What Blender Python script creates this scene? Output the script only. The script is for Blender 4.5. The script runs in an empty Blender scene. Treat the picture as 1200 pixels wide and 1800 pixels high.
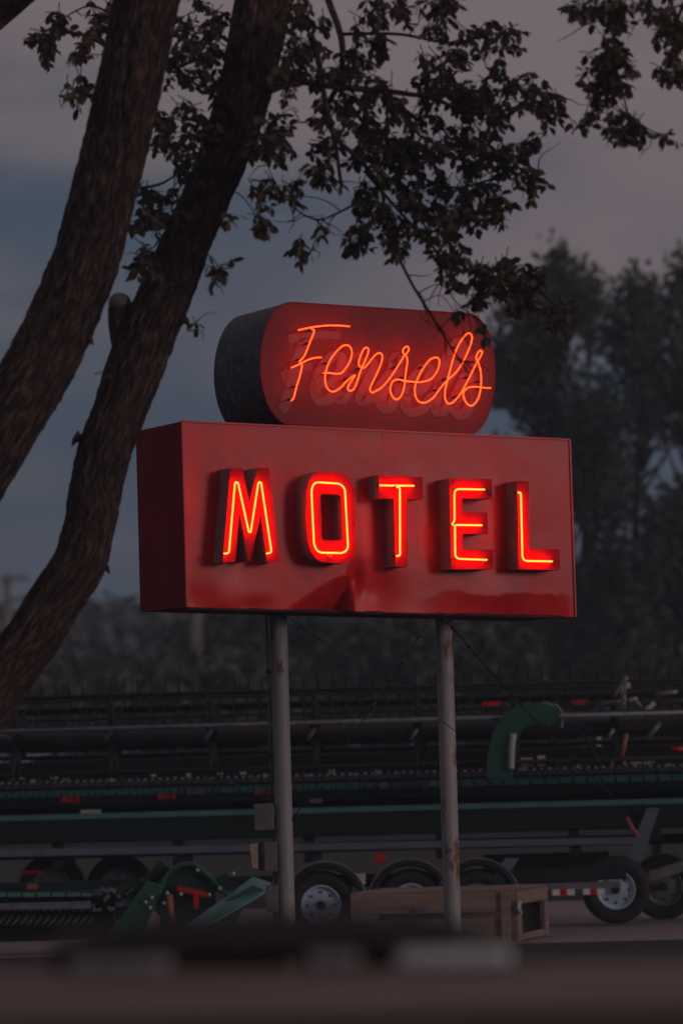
import bpy, math, random
from mathutils import Vector, Matrix, noise
from mathutils.geometry import tessellate_polygon
PI = math.pi
rnd = random.Random(7)
scene = bpy.context.scene
COL = scene.collection

# ------------------------------------------------------------------ camera
FPX = 6750.0                      # focal length in photo pixels (135 mm on a 36 mm tall frame)
EYE = Vector((0, 0, 1.87))
PITCH = math.atan(400 / FPX); ROLL = math.radians(1.6)
F_ = Vector((0, math.cos(PITCH), math.sin(PITCH)))
R0 = Vector((1, 0, 0)); U0 = R0.cross(F_)
R_ = R0 * math.cos(ROLL) - U0 * math.sin(ROLL)
U_ = R0 * math.sin(ROLL) + U0 * math.cos(ROLL)

def ray(px, py):
    return F_ + R_ * ((px - 600) / FPX) + U_ * ((900 - py) / FPX)
def P(px, py, Y):
    d = ray(px, py); return EYE + d * (Y / d.y)
def on_plane(px, py, p0, n):
    d = ray(px, py); return EYE + d * ((p0 - EYE).dot(n) / d.dot(n))
def proj(p):
    v = p - EYE; k = FPX / v.dot(F_)
    return 600 + v.dot(R_) * k, 900 - v.dot(U_) * k

cam_d = bpy.data.cameras.new("camera"); cam = bpy.data.objects.new("camera", cam_d); COL.objects.link(cam)
m = Matrix((R_, U_, -F_)).transposed().to_4x4(); m.translation = EYE; cam.matrix_world = m
cam_d.sensor_fit = 'VERTICAL'; cam_d.sensor_height = 36; cam_d.sensor_width = 24; cam_d.lens = 135
cam_d.clip_start = .1; cam_d.clip_end = 6000
cam_d.dof.use_dof = True; cam_d.dof.focus_distance = 29.2; cam_d.dof.aperture_fstop = 1.5
scene.camera = cam

# ------------------------------------------------------------------ materials
def N(nt, t, **kw):
    n = nt.nodes.new(t)
    for k, v in kw.items():
        if k in n.inputs: n.inputs[k].default_value = v
        else: setattr(n, k, v)
    return n
def c4(c): return (c[0], c[1], c[2], 1)
def mat(name, a, b=None, rough=.6, metal=0, scale=6, stretch=(1, 1, 1), lo=.35, hi=.65, bump=0, bscale=40, spec=.5,
        rust=None, rscale=5, rlo=.62, rhi=.7, island=False, rvar=.0, bstretch=None, coat=0, transl=0):
    M = bpy.data.materials.new(name); M.use_nodes = True; nt = M.node_tree; L = nt.links.new
    bs = nt.nodes['Principled BSDF']; bs.inputs['Roughness'].default_value = rough; bs.inputs['Metallic'].default_value = metal
    bs.inputs['Specular IOR Level'].default_value = spec; bs.inputs['Coat Weight'].default_value = coat
    tc = N(nt, 'ShaderNodeTexCoord'); mp = N(nt, 'ShaderNodeMapping'); mp.inputs['Scale'].default_value = stretch
    L(tc.outputs['Object'], mp.inputs['Vector'])
    b = b or a
    mix = N(nt, 'ShaderNodeMix', data_type='RGBA'); mix.inputs[6].default_value = c4(a); mix.inputs[7].default_value = c4(b)
    if island:
        g = N(nt, 'ShaderNodeNewGeometry'); L(g.outputs['Random Per Island'], mix.inputs[0])
    else:
        nz = N(nt, 'ShaderNodeTexNoise'); nz.inputs['Scale'].default_value = scale; nz.inputs['Detail'].default_value = 6
        L(mp.outputs[0], nz.inputs['Vector'])
        mr = N(nt, 'ShaderNodeMapRange'); mr.inputs[1].default_value = lo; mr.inputs[2].default_value = hi
        L(nz.outputs['Fac'], mr.inputs[0]); L(mr.outputs[0], mix.inputs[0])
        if rvar:
            r2 = N(nt, 'ShaderNodeMapRange'); r2.inputs[1].default_value = .3; r2.inputs[2].default_value = .7
            r2.inputs[3].default_value = max(.05, rough - rvar); r2.inputs[4].default_value = min(1, rough + rvar)
            L(nz.outputs['Fac'], r2.inputs[0]); L(r2.outputs[0], bs.inputs['Roughness'])
    out = mix.outputs[2]
    if rust:
        nz2 = N(nt, 'ShaderNodeTexNoise'); nz2.inputs['Scale'].default_value = rscale; nz2.inputs['Detail'].default_value = 8
        nz2.inputs['Roughness'].default_value = .65
        L(mp.outputs[0], nz2.inputs['Vector'])
        m2 = N(nt, 'ShaderNodeMapRange'); m2.inputs[1].default_value = rlo; m2.inputs[2].default_value = rhi
        L(nz2.outputs['Fac'], m2.inputs[0])
        mx2 = N(nt, 'ShaderNodeMix', data_type='RGBA'); L(m2.outputs[0], mx2.inputs[0]); L(out, mx2.inputs[6]); mx2.inputs[7].default_value = c4(rust)
        out = mx2.outputs[2]
    L(out, bs.inputs['Base Color'])
    if bump:
        nb = N(nt, 'ShaderNodeTexNoise'); nb.inputs['Scale'].default_value = bscale; nb.inputs['Detail'].default_value = 5
        if bstretch:
            mp2 = N(nt, 'ShaderNodeMapping'); mp2.inputs['Scale'].default_value = bstretch
            L(tc.outputs['Object'], mp2.inputs['Vector']); L(mp2.outputs[0], nb.inputs['Vector'])
        else: L(mp.outputs[0], nb.inputs['Vector'])
        bp = N(nt, 'ShaderNodeBump'); bp.inputs['Strength'].default_value = bump; bp.inputs['Distance'].default_value = .02
        L(nb.outputs['Fac'], bp.inputs['Height']); L(bp.outputs[0], bs.inputs['Normal'])
    if transl:
        tr = N(nt, 'ShaderNodeBsdfTranslucent'); L(out, tr.inputs['Color'])
        ms = N(nt, 'ShaderNodeMixShader'); ms.inputs[0].default_value = transl
        L(bs.outputs[0], ms.inputs[1]); L(tr.outputs[0], ms.inputs[2]); L(ms.outputs[0], nt.nodes['Material Output'].inputs['Surface'])
    return M
def glow(name, col, st):
    M = bpy.data.materials.new(name); M.use_nodes = True
    bs = M.node_tree.nodes['Principled BSDF']; bs.inputs['Base Color'].default_value = (.05, .01, .01, 1)
    bs.inputs['Emission Color'].default_value = c4(col); bs.inputs['Emission Strength'].default_value = st
    return M

def bark_mat():
    M = bpy.data.materials.new('bark'); M.use_nodes = True; nt = M.node_tree; L = nt.links.new; bs = nt.nodes['Principled BSDF']
    bs.inputs['Roughness'].default_value = .92; bs.inputs['Specular IOR Level'].default_value = .12
    at = N(nt, 'ShaderNodeAttribute', attribute_name='trunk_co')
    def nz(scale, st, det=8, ro=.6):
        mp = N(nt, 'ShaderNodeMapping'); mp.inputs['Scale'].default_value = st; L(at.outputs['Vector'], mp.inputs['Vector'])
        n = N(nt, 'ShaderNodeTexNoise'); n.inputs['Scale'].default_value = scale; n.inputs['Detail'].default_value = det; n.inputs['Roughness'].default_value = ro; n.inputs['Distortion'].default_value = .25
        L(mp.outputs[0], n.inputs['Vector']); return n
    a = nz(50, (1, 1, .2)); b = nz(3, (1, 1, .6), 4)
    r = N(nt, 'ShaderNodeValToRGB'); e = r.color_ramp.elements
    e[0].position = .36; e[0].color = (.028, .018, .018, 1); e[1].position = .68; e[1].color = (.215, .130, .116, 1)
    k = e.new(.52); k.color = (.076, .046, .042, 1); L(a.outputs['Fac'], r.inputs[0])
    mx = N(nt, 'ShaderNodeMix', data_type='RGBA', blend_type='MULTIPLY'); mx.inputs[0].default_value = 1
    rr = N(nt, 'ShaderNodeMapRange'); rr.inputs[1].default_value = .3; rr.inputs[2].default_value = .7; rr.inputs[3].default_value = .65; rr.inputs[4].default_value = 1.25
    L(b.outputs['Fac'], rr.inputs[0]); L(r.outputs[0], mx.inputs[6]); L(rr.outputs[0], mx.inputs[7]); L(mx.outputs[2], bs.inputs['Base Color'])
    bp = N(nt, 'ShaderNodeBump'); bp.inputs['Strength'].default_value = 1; bp.inputs['Distance'].default_value = .05
    L(a.outputs['Fac'], bp.inputs['Height']); L(bp.outputs[0], bs.inputs['Normal']); return M

MT = {
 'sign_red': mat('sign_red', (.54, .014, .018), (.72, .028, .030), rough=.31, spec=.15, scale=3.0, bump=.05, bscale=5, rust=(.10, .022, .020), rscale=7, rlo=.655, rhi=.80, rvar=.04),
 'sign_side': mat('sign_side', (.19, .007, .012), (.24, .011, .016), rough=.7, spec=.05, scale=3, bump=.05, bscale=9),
 'cap_red': mat('cap_red', (.23, .012, .016), (.28, .020, .024), rough=.55, spec=.2, scale=2.5, bump=.05, bscale=6, rust=(.09, .03, .03), rscale=14, rlo=.68, rhi=.78),
 'ghost': mat('ghost_paint', (.27, .040, .040), (.31, .054, .053), rough=.6, scale=8),
 'cap_side': mat('cap_side', (.010, .010, .013), (.075, .070, .076), rough=.6, scale=16, lo=.42, hi=.72, bump=.3, bscale=30),
 'letter_side': mat('letter_side', (.26, .175, .180), (.33, .225, .225), rough=.7, spec=.2, scale=6, rust=(.05, .02, .015), rscale=11),
 'letter_face': mat('letter_face', (.62, .004, .012), (.72, .006, .016), rough=.6, spec=.06, scale=7, rust=(.12, .006, .010), rscale=13, rlo=.6, rhi=.74),
 'neon_gold': glow('neon_gold', (1, .050, .0058), 18.0),
 'neon_orange': glow('neon_orange', (1, .033, .0030), 8.0),
 'seam': mat('seam', (.06, .012, .012), rough=.8),
 'pole': mat('pole_paint', (.23, .23, .24), (.33, .325, .33), rough=.55, scale=3, stretch=(1, 1, .35), bump=.15, bscale=25,
             rust=(.17, .050, .020), rscale=6.5, rlo=.515, rhi=.575),
 'pole_clean': mat('pole_paint_clean', (.21, .215, .23), (.29, .29, .30), rough=.55, scale=3, stretch=(1, 1, .35), bump=.12, bscale=25,
             rust=(.13, .05, .025), rscale=11, rlo=.635, rhi=.68),
 'box_grey': mat('box_grey', (.10, .10, .105), (.14, .135, .14), rough=.5, scale=8),
 'tan': mat('tan_lens', (.42, .30, .22), (.50, .36, .27), rough=.4, scale=10),
 'black': mat('black_metal', (.010, .009, .010), (.022, .019, .021), rough=.6, spec=.25, scale=9),
 'black_dull': mat('dull_black', (.035, .034, .036), (.06, .057, .058), rough=.6, scale=9),
 'wire': mat('wire', (.008, .008, .009), rough=.5),
 'bark': bark_mat(),
 'cutwood': mat('cut_wood', (.10, .085, .085), (.17, .15, .15), rough=.8, scale=30),
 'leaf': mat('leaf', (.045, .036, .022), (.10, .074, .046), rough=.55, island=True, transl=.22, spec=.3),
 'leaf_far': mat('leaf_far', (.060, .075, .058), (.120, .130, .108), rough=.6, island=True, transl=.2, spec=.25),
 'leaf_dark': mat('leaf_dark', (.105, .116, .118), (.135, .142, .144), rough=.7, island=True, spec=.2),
 'gravel': mat('gravel', (.19, .150, .160), (.30, .235, .245), rough=.95, scale=14, bump=.6, bscale=30, lo=.3, hi=.7),
 'lawn': mat('lawn', (.012, .011, .008), (.028, .024, .017), rough=.95, scale=5, bump=.8, bscale=50),
 'green': mat('implement_green', (.018, .080, .060), (.028, .110, .082), rough=.42, spec=.35, scale=4, rust=(.05, .05, .035), rscale=9, rlo=.66, rhi=.8),
 'green_dark': mat('implement_green_dark', (.010, .030, .025), (.014, .040, .033), rough=.55, spec=.3, scale=4),
 'green_black': mat('implement_green_black', (.006, .014, .012), (.010, .020, .017), rough=.55, scale=4, spec=.3),
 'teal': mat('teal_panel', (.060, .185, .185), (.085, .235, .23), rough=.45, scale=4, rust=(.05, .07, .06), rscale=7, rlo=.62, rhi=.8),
 'steel': mat('dull_steel', (.13, .135, .155), (.20, .205, .23), rough=.45, metal=.25, scale=9),
 'rail_blue': mat('rail_blue', (.10, .12, .17), (.13, .15, .20), rough=.5, scale=5, rust=(.06, .045, .04), rscale=8, rlo=.62, rhi=.72),
 'pale': mat('pale_metal', (.35, .34, .34), (.48, .46, .45), rough=.45, scale=9),
 'alu': mat('fender_alu', (.10, .105, .12), (.16, .165, .18), rough=.28, metal=.35, scale=6),
 'rubber': mat('rubber', (.010, .009, .010), (.020, .017, .018), rough=.8, scale=30, bump=.3, bscale=60),
 'rim': mat('wheel_rim', (.36, .49, .64), (.47, .60, .76), rough=.45, scale=9, rust=(.14, .13, .13), rscale=8, rlo=.6, rhi=.75),
 'red': mat('reflector_red', (.60, .008, .010), rough=.25),
 'redpaint': mat('red_paint', (.40, .012, .010), (.5, .02, .012), rough=.4, scale=8),
 'white': mat('white_tape', (.75, .74, .72), rough=.35),
 'orange': mat('orange_rod', (.32, .10, .05), rough=.5),
 'crate': mat('crate_wood', (.19, .125, .108), (.27, .180, .155), rough=.8, scale=5, stretch=(.4, 1, 5), bump=.3, bscale=20),
 'railwood': mat('rail_wood', (.21, .145, .140), (.28, .20, .195), rough=.75, scale=4, stretch=(.3, 2, 6), bump=.3, bscale=15),
 'tarp': mat('tarp', (.010, .009, .011), (.022, .018, .020), rough=.7, scale=5, bump=.5, bscale=12),
 'cloth': mat('pale_cloth', (.66, .68, .74), (.76, .78, .84), rough=.8, scale=7),
 'cloth_dim': mat('dim_cloth', (.26, .27, .30), (.33, .34, .37), rough=.8, scale=7),
 'util': mat('weathered_pole', (.20, .18, .18), (.28, .25, .25), rough=.85, scale=6, stretch=(3, 3, .3)),
 'hill': mat('scrub', (.03, .032, .024), (.06, .055, .045), rough=.95, scale=1.5),
}

# ------------------------------------------------------------------ mesh builder
def origin_of(o):
    p = Vector((0, 0, 0))
    while o: p += o.location; o = o.parent
    return p
class MB:
    def __init__(s): s.v = []; s.f = []; s.sm = []; s.co = {}
    def add(s, vs, fs, smooth=False):
        k = len(s.v); s.v += [Vector(q) for q in vs]
        for f in fs: s.f.append(tuple(i + k for i in f)); s.sm.append(smooth)
    def hexa(s, q):   # 8 points: bottom ring 0-3, top ring 4-7
        s.add(q, [(3, 2, 1, 0), (4, 5, 6, 7), (0, 1, 5, 4), (1, 2, 6, 5), (2, 3, 7, 6), (3, 0, 4, 7)])
    def box(s, c, hx, hy, hz, ax=None):
        X, Y, Z = ax or (Vector((1, 0, 0)), Vector((0, 1, 0)), Vector((0, 0, 1)))
        c = Vector(c); q = []
        for z in (-1, 1):
            for x, y in ((-1, -1), (1, -1), (1, 1), (-1, 1)): q.append(c + X * hx * x + Y * hy * y + Z * hz * z)
        s.hexa(q)
    def prism(s, front, back, holes_front=(), holes_back=(), caps=(True, True)):
        loops_f = [list(front)] + [list(h) for h in holes_front]
        loops_b = [list(back)] + [list(h) for h in holes_back]
        for lf, lb in zip(loops_f, loops_b):
            n = len(lf); s.add(lf + lb, [(i, (i + 1) % n, n + (i + 1) % n, n + i) for i in range(n)])
        for which, L in ((0, loops_f), (1, loops_b)):
            if not caps[which]: continue
            pts = [q for l in L for q in l]; tr = tessellate_polygon(L)
            s.add(pts, [tuple(t) for t in tr])
    def tube(s, pts, r, seg=10, caps=True, smooth=True, wob=None, closed=False):
        pts = [Vector(p) for p in pts]; n = len(pts)
        rr = r if isinstance(r, (list, tuple)) else [r] * n
        k = len(s.v); nrm = None; al = 0.0
        for i in range(n):
            if closed: t = pts[(i + 1) % n] - pts[i - 1]
            else: t = pts[min(i + 1, n - 1)] - pts[max(i - 1, 0)]
            if i: al += (pts[i] - pts[i - 1]).length
            if t.length < 1e-9: t = Vector((0, 0, 1))
            t.normalize()
            if nrm is None:
                a = Vector((0, 1, 0)) if abs(t.y) < .9 else Vector((1, 0, 0)); nrm = (a - t * a.dot(t)).normalized()
            else:
                nrm = nrm - t * nrm.dot(t)
                nrm = nrm.normalized() if nrm.length > 1e-6 else t.orthogonal().normalized()
            bi = t.cross(nrm)
            for j in range(seg):
                an = 2 * PI * j / seg; d = nrm * math.cos(an) + bi * math.sin(an)
                q = rr[i] * (wob(i, j, an, Vector((0, 0, al))) if wob else 1)
                s.co[len(s.v)] = (math.cos(an) * rr[0], math.sin(an) * rr[0], al)
                s.v.append(pts[i] + d * q)
        for i in range(n if closed else n - 1):
            for j in range(seg):
                a = k + i * seg + j; b = k + i * seg + (j + 1) % seg; i2 = (i + 1) % n
                s.f.append((a, b, k + i2 * seg + (j + 1) % seg, k + i2 * seg + j)); s.sm.append(smooth)
        if caps and not closed:
            s.f.append(tuple(k + j for j in range(seg))[::-1]); s.sm.append(False)
            s.f.append(tuple(k + (n - 1) * seg + j for j in range(seg))); s.sm.append(False)
    def lathe(s, prof, c, ax, seg=40, smooth=True):   # prof: (radius, along axis)
        ax = Vector(ax).normalized(); u = ax.orthogonal().normalized(); w = ax.cross(u); c = Vector(c); k = len(s.v)
        for (r, h) in prof:
            for j in range(seg):
                an = 2 * PI * j / seg; s.v.append(c + ax * h + (u * math.cos(an) + w * math.sin(an)) * r)
        for i in range(len(prof) - 1):
            for j in range(seg):
                s.f.append((k + i * seg + j, k + i * seg + (j + 1) % seg, k + (i + 1) * seg + (j + 1) % seg, k + (i + 1) * seg + j)); s.sm.append(smooth)
    def build(s, name, material, parent=None, bevel=0, fixn=True):
        me = bpy.data.meshes.new(name); o = bpy.data.objects.new(name, me); COL.objects.link(o)
        og = origin_of(parent) if parent else Vector((0, 0, 0))
        me.from_pydata([q - og for q in s.v], [], s.f); me.polygons.foreach_set('use_smooth', s.sm)
        if material == 'bark':
            at = me.attributes.new('trunk_co', 'FLOAT_VECTOR', 'POINT')
            for i in range(len(s.v)): at.data[i].vector = s.co.get(i, (0, 0, 0))
        me.materials.append(MT[material] if isinstance(material, str) else material)
        if fixn:
            import bmesh
            bm = bmesh.new(); bm.from_mesh(me); bmesh.ops.recalc_face_normals(bm, faces=bm.faces); bm.to_mesh(me); bm.free()
        if parent: o.parent = parent
        if bevel:
            b = o.modifiers.new('bevel', 'BEVEL'); b.width = bevel; b.segments = 2; b.limit_method = 'ANGLE'
        return o
def build_each(mb, name, material, parent, bevel=0):    # every separate piece becomes a part of its own
    par = list(range(len(mb.v)))
    def fd(a):
        while par[a] != a: par[a] = par[par[a]]; a = par[a]
        return a
    for fc in mb.f:
        for b_ in fc[1:]: par[fd(b_)] = fd(fc[0])
    comp = {}
    for fc, sm in zip(mb.f, mb.sm): comp.setdefault(fd(fc[0]), []).append((fc, sm))
    for L_ in comp.values():
        q = MB(); ids = sorted({i for fc, _ in L_ for i in fc}); mp_ = {i: k for k, i in enumerate(ids)}
        q.v = [mb.v[i] for i in ids]; q.f = [tuple(mp_[i] for i in fc) for fc, _ in L_]; q.sm = [sm for _, sm in L_]
        q.build(name, material, parent, bevel)
def tag(o, label, cat, group=None, kind=None):
    if label: o['label'] = label
    if cat: o['category'] = cat
    if group: o['group'] = group
    if kind: o['kind'] = kind
    return o
def thing(name, label, cat, loc, group=None):
    o = bpy.data.objects.new(name, None); COL.objects.link(o); o.location = loc; o.empty_display_size = .3
    return tag(o, label, cat, group)
def copy_tree(o, parent=None, loc=None, label=None):
    c = o.copy(); COL.objects.link(c)
    if parent: c.parent = parent
    if loc is not None: c.location = loc
    if label: c['label'] = label
    for ch in list(o.children): copy_tree(ch, c)
    return c
def cr(pts, n=8, closed=False):     # Catmull-Rom through points
    pts = [Vector(p) for p in pts]; out = []; L = len(pts)
    for i in range(L if closed else L - 1):
        g = (lambda k: pts[k % L]) if closed else (lambda k: pts[max(0, min(L - 1, k))])
        a, b, c, d = g(i - 1), g(i), g(i + 1), g(i + 2)
        for j in range(n):
            t = j / n
            out.append(.5 * ((2 * b) + (c - a) * t + (2 * a - 5 * b + 4 * c - d) * t * t + (3 * b - a - 3 * c + d) * t ** 3))
    if not closed: out.append(pts[-1])
    return out
def sharp(pts, rad, n=4):           # polyline with rounded corners (for bent glass tube)
    pts = [Vector(p) for p in pts]; out = [pts[0]]
    for i in range(1, len(pts) - 1):
        a, b, c = pts[i - 1], pts[i], pts[i + 1]
        r = min(rad, (a - b).length * .48, (c - b).length * .48)
        p = b + (a - b).normalized() * r; q = b + (c - b).normalized() * r
        for j in range(n + 1):
            t = j / n; out.append(p * (1 - t) ** 2 + b * 2 * t * (1 - t) + q * t * t)
    out.append(pts[-1]); return out

# ------------------------------------------------------------------ world and sun
SUN_AZ, SUN_EL = math.radians(57), math.radians(9)      # azimuth measured from behind the camera towards its right
sun_dir = Vector((math.sin(SUN_AZ) * math.cos(SUN_EL), -math.cos(SUN_AZ) * math.cos(SUN_EL), math.sin(SUN_EL)))
w = bpy.data.worlds.new("World"); scene.world = w; w.use_nodes = True; nt = w.node_tree; L = nt.links.new
bg = nt.nodes['Background']
sky = N(nt, 'ShaderNodeTexSky', sky_type='NISHITA', sun_disc=False)
sky.sun_elevation = math.radians(2.5); sky.sun_rotation = math.atan2(sun_dir.x, sun_dir.y); sky.air_density = 1.2; sky.dust_density = 2.0; sky.ozone_density = 2.0
tc = N(nt, 'ShaderNodeTexCoord'); sx = N(nt, 'ShaderNodeSeparateXYZ'); L(tc.outputs['Generated'], sx.inputs[0])
mp = N(nt, 'ShaderNodeMapping'); mp.inputs['Scale'].default_value = (8, 8, 30); mp.inputs['Location'].default_value = (2.2, .3, 1.55)
L(tc.outputs['Generated'], mp.inputs['Vector'])
nz = N(nt, 'ShaderNodeTexNoise'); nz.inputs['Scale'].default_value = 1.0; nz.inputs['Detail'].default_value = 4; nz.inputs['Roughness'].default_value = .45; nz.inputs['Distortion'].default_value = .3
L(mp.outputs[0], nz.inputs['Vector'])
# cloud cover grows with height above the horizon
hr = N(nt, 'ShaderNodeMapRange'); hr.inputs[1].default_value = .107; hr.inputs[2].default_value = .198; hr.inputs[3].default_value = -.20; hr.inputs[4].default_value = .22
tl = N(nt, 'ShaderNodeMath', operation='MULTIPLY_ADD'); L(sx.outputs['X'], tl.inputs[0]); tl.inputs[1].default_value = .30; L(sx.outputs['Z'], tl.inputs[2])
L(tl.outputs[0], hr.inputs[0])
ad = N(nt, 'ShaderNodeMath', operation='ADD'); L(nz.outputs['Fac'], ad.inputs[0]); L(hr.outputs[0], ad.inputs[1])
cl = N(nt, 'ShaderNodeMapRange', interpolation_type='SMOOTHSTEP'); cl.inputs[1].default_value = .25; cl.inputs[2].default_value = .70
L(ad.outputs[0], cl.inputs[0])
tint = N(nt, 'ShaderNodeMix', data_type='RGBA', blend_type='MIX'); vy = N(nt, 'ShaderNodeMapRange', interpolation_type='SMOOTHSTEP'); vy.inputs[1].default_value = -.75; vy.inputs[2].default_value = .35; vy.inputs[3].default_value = .45; vy.inputs[4].default_value = .86
L(sx.outputs['Y'], vy.inputs[0]); L(vy.outputs[0], tint.inputs[0])      # the veil thins out towards the sunset
tint.inputs[7].default_value = (.46, .71, 1.14, 1)      # thin dusk cloud veil evens out the blue
L(sky.outputs[0], tint.inputs[6])
cm = N(nt, 'ShaderNodeMix', data_type='RGBA'); L(cl.outputs[0], cm.inputs[0]); L(tint.outputs[2], cm.inputs[6]); cm.inputs[7].default_value = (1.86, 1.46, 1.54, 1)
L(cm.outputs[2], bg.inputs['Color']); bg.inputs['Strength'].default_value = .1
SKYTINT, CLOUD = tint, cm
sl = bpy.data.lights.new("sun", 'SUN'); sl.energy = .62; sl.angle = math.radians(14); sl.color = (1, .80, .76)
so = bpy.data.objects.new("sun", sl); COL.objects.link(so); so.rotation_euler = sun_dir.to_track_quat('Z', 'Y').to_euler(); so.location = (20, -20, 20)
scene.view_settings.view_transform = 'Standard'; scene.view_settings.look = 'None'; scene.view_settings.exposure = 0; scene.view_settings.gamma = 1

# ------------------------------------------------------------------ ground
g = MB(); g.add([(-700, -60, 0), (700, -60, 0), (700, 900, 0), (-700, 900, 0)], [(0, 1, 2, 3)])
tag(g.build('ground', 'gravel'), 'pinkish grey gravel yard under the trailers', 'ground', kind='structure')
g = MB(); n = 60; vs = []; 
for i in range(n + 1):
    x = -40 + 80 * i / n; vs.append((x, -30, .004)); vs.append((x, 34.55 + .25 * noise.noise(Vector((x * .7, 0, 0))), .004))
g.add(vs, [(2 * i, 2 * i + 2, 2 * i + 3, 2 * i + 1) for i in range(n)])
f2 = MB(); vf = []
for i in range(n + 1):
    x = -690 + 1380 * i / n; vf.append((x, 43.2 + .5 * noise.noise(Vector((x * .7, 3, 0))), .004)); vf.append((x, 890, .004))
f2.add(vf, [(2 * i, 2 * i + 2, 2 * i + 3, 2 * i + 1) for i in range(n)])
tag(f2.build('field', 'lawn'), 'dark grassy field behind the trailers', 'field', kind='structure')
tag(g.build('lawn', 'lawn'), 'dark mown lawn around the sign poles', 'lawn', kind='structure')

hz = MB(); hz.box((0, 430, 14), 730, 500, 15); hzo = hz.build('haze', MT['sign_red']); tag(hzo, 'thin dusk haze over the yard and the distant trees', 'haze', kind='stuff')
HM = bpy.data.materials.new('haze'); HM.use_nodes = True; hn = HM.node_tree; hn.nodes.remove(hn.nodes['Principled BSDF'])
pv = hn.nodes.new('ShaderNodeVolumePrincipled'); pv.inputs['Color'].default_value = (.62, .80, 1.0, 1); pv.inputs['Density'].default_value = .0014
hn.links.new(pv.outputs[0], hn.nodes['Material Output'].inputs['Volume']); hzo.data.materials.clear(); hzo.data.materials.append(HM)
# ------------------------------------------------------------------ motel sign
YAW = math.radians(26)
NRM = Vector((math.sin(YAW), -math.cos(YAW), 0)); TAN = Vector((math.cos(YAW), math.sin(YAW), 0)); ZZ = Vector((0, 0, 1))
P0 = P(320, 740.5, 29.0)
def S(px, py, off=0): return on_plane(px, py, P0 + NRM * off, NRM)
DEP = .90
sign = thing('motel_sign', 'red two tier roadside motel sign with neon lettering on two grey poles', 'sign', Vector((P(640, 1300, 29.6).x, P(640, 1300, 29.6).y, 0)))
TL, TR, BR, BL = S(320, 740.5), S(999.6, 773), S(1010, 1084.5), S(328.5, 1067)
back = -NRM * DEP
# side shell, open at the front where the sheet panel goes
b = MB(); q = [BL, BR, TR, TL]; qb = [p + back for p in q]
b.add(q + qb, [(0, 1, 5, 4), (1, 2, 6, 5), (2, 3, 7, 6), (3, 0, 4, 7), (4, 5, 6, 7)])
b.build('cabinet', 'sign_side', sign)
# dented sheet front
def lerp_q(u, v): return (BL * (1 - u) + BR * u) * (1 - v) + (TL * (1 - u) + TR * u) * v
def gs(x, y, cx, cy, sx_, sy_): return math.exp(-((x - cx) / sx_) ** 2 - ((y - cy) / sy_) ** 2)
def sst(a, b, x):
    t = max(0, min(1, (x - a) / (b - a))); return t * t * (3 - 2 * t)
def dent(p):
    x, y = proj(p); d = 0
    # shallow dish at the lower left corner
    d += .012 * gs(x, y, 338, 1060, 26, 26) + .012 * gs(x, y, 446, 1068, 26, 14) + .006 * gs(x, y, 395, 1074, 34, 9) - .006 * gs(x, y, 392, 1040, 34, 30)
    # big fold rising from the bottom edge to a sharp crest
    line = 1066 - 52 * sst(505, 612, x) ** .8
    if 500 < x < 622:
        below = max(0, y - line); d += .0034 * below * sst(500, 545, x) * (1 - sst(614, 622, x))
    d += .045 * gs(x, y, 626, 1018, 10, 26)
    d += .028 * gs(x, y, 660, 1046, 32, 34)
    # lower edge rolled in along the right half
    d += .0010 * max(0, y - 1046 - 16 * noise.noise(Vector((x * .017, 2, 0))) - 7 * noise.noise(Vector((x * .06, 5, 0)))) * sst(715, 850, x)
    d += .003 * noise.noise(Vector((x * .011, y * .012, 3))) + .0006 * noise.noise(Vector((x * .04, y * .04, 9)))
    edge = min(1, max(0, (y - 775) / 60)) if y < 835 else 1
    return d * edge * sst(320, 340, x) * (1 - .9 * sst(965, 1005, x))
for (u0, u1) in ((0, .503), (.5035, 1)):
    f = MB(); nu, nv = 90, 96; vs = []
    for j in range(nv + 1):
        for i in range(nu + 1):
            p = lerp_q(u0 + (u1 - u0) * i / nu, j / nv); vs.append(p + NRM * (.004 - dent(p)))
    f.add(vs, [(j * (nu + 1) + i, j * (nu + 1) + i + 1, (j + 1) * (nu + 1) + i + 1, (j + 1) * (nu + 1) + i) for j in range(nv) for i in range(nu)], True)
    f.build('front_panel', 'sign_red', sign)
# thin folded lips along the cabinet edges
f = MB()
for a, c in ((TL, TR), (TR, BR), (TL, BL)):
    t = (c - a).normalized(); s2 = NRM.cross(t)
    f.box((a + c) / 2 + NRM * .004, (c - a).length / 2, .012, .007, (t, NRM, s2))
f.build('edge_trim', 'sign_red', sign)
# bottom lip, torn at the fold
f = MB(); pts = [S(329 + (1010 - 329) * i / 60, 1068.5 + (1085 - 1068.5) * i / 60 + 1.2 * noise.noise(Vector((i * .4, 0, 0)))) for i in range(61)]
pts = [p + NRM * (-.02 - .02 * noise.noise(Vector((i * .23, 5, 0))) - (.05 if 24 <= i <= 26 else 0)) for i, p in enumerate(pts)]
f.tube(pts, .016, 6); f.build('bottom_lip', 'seam', sign)

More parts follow.
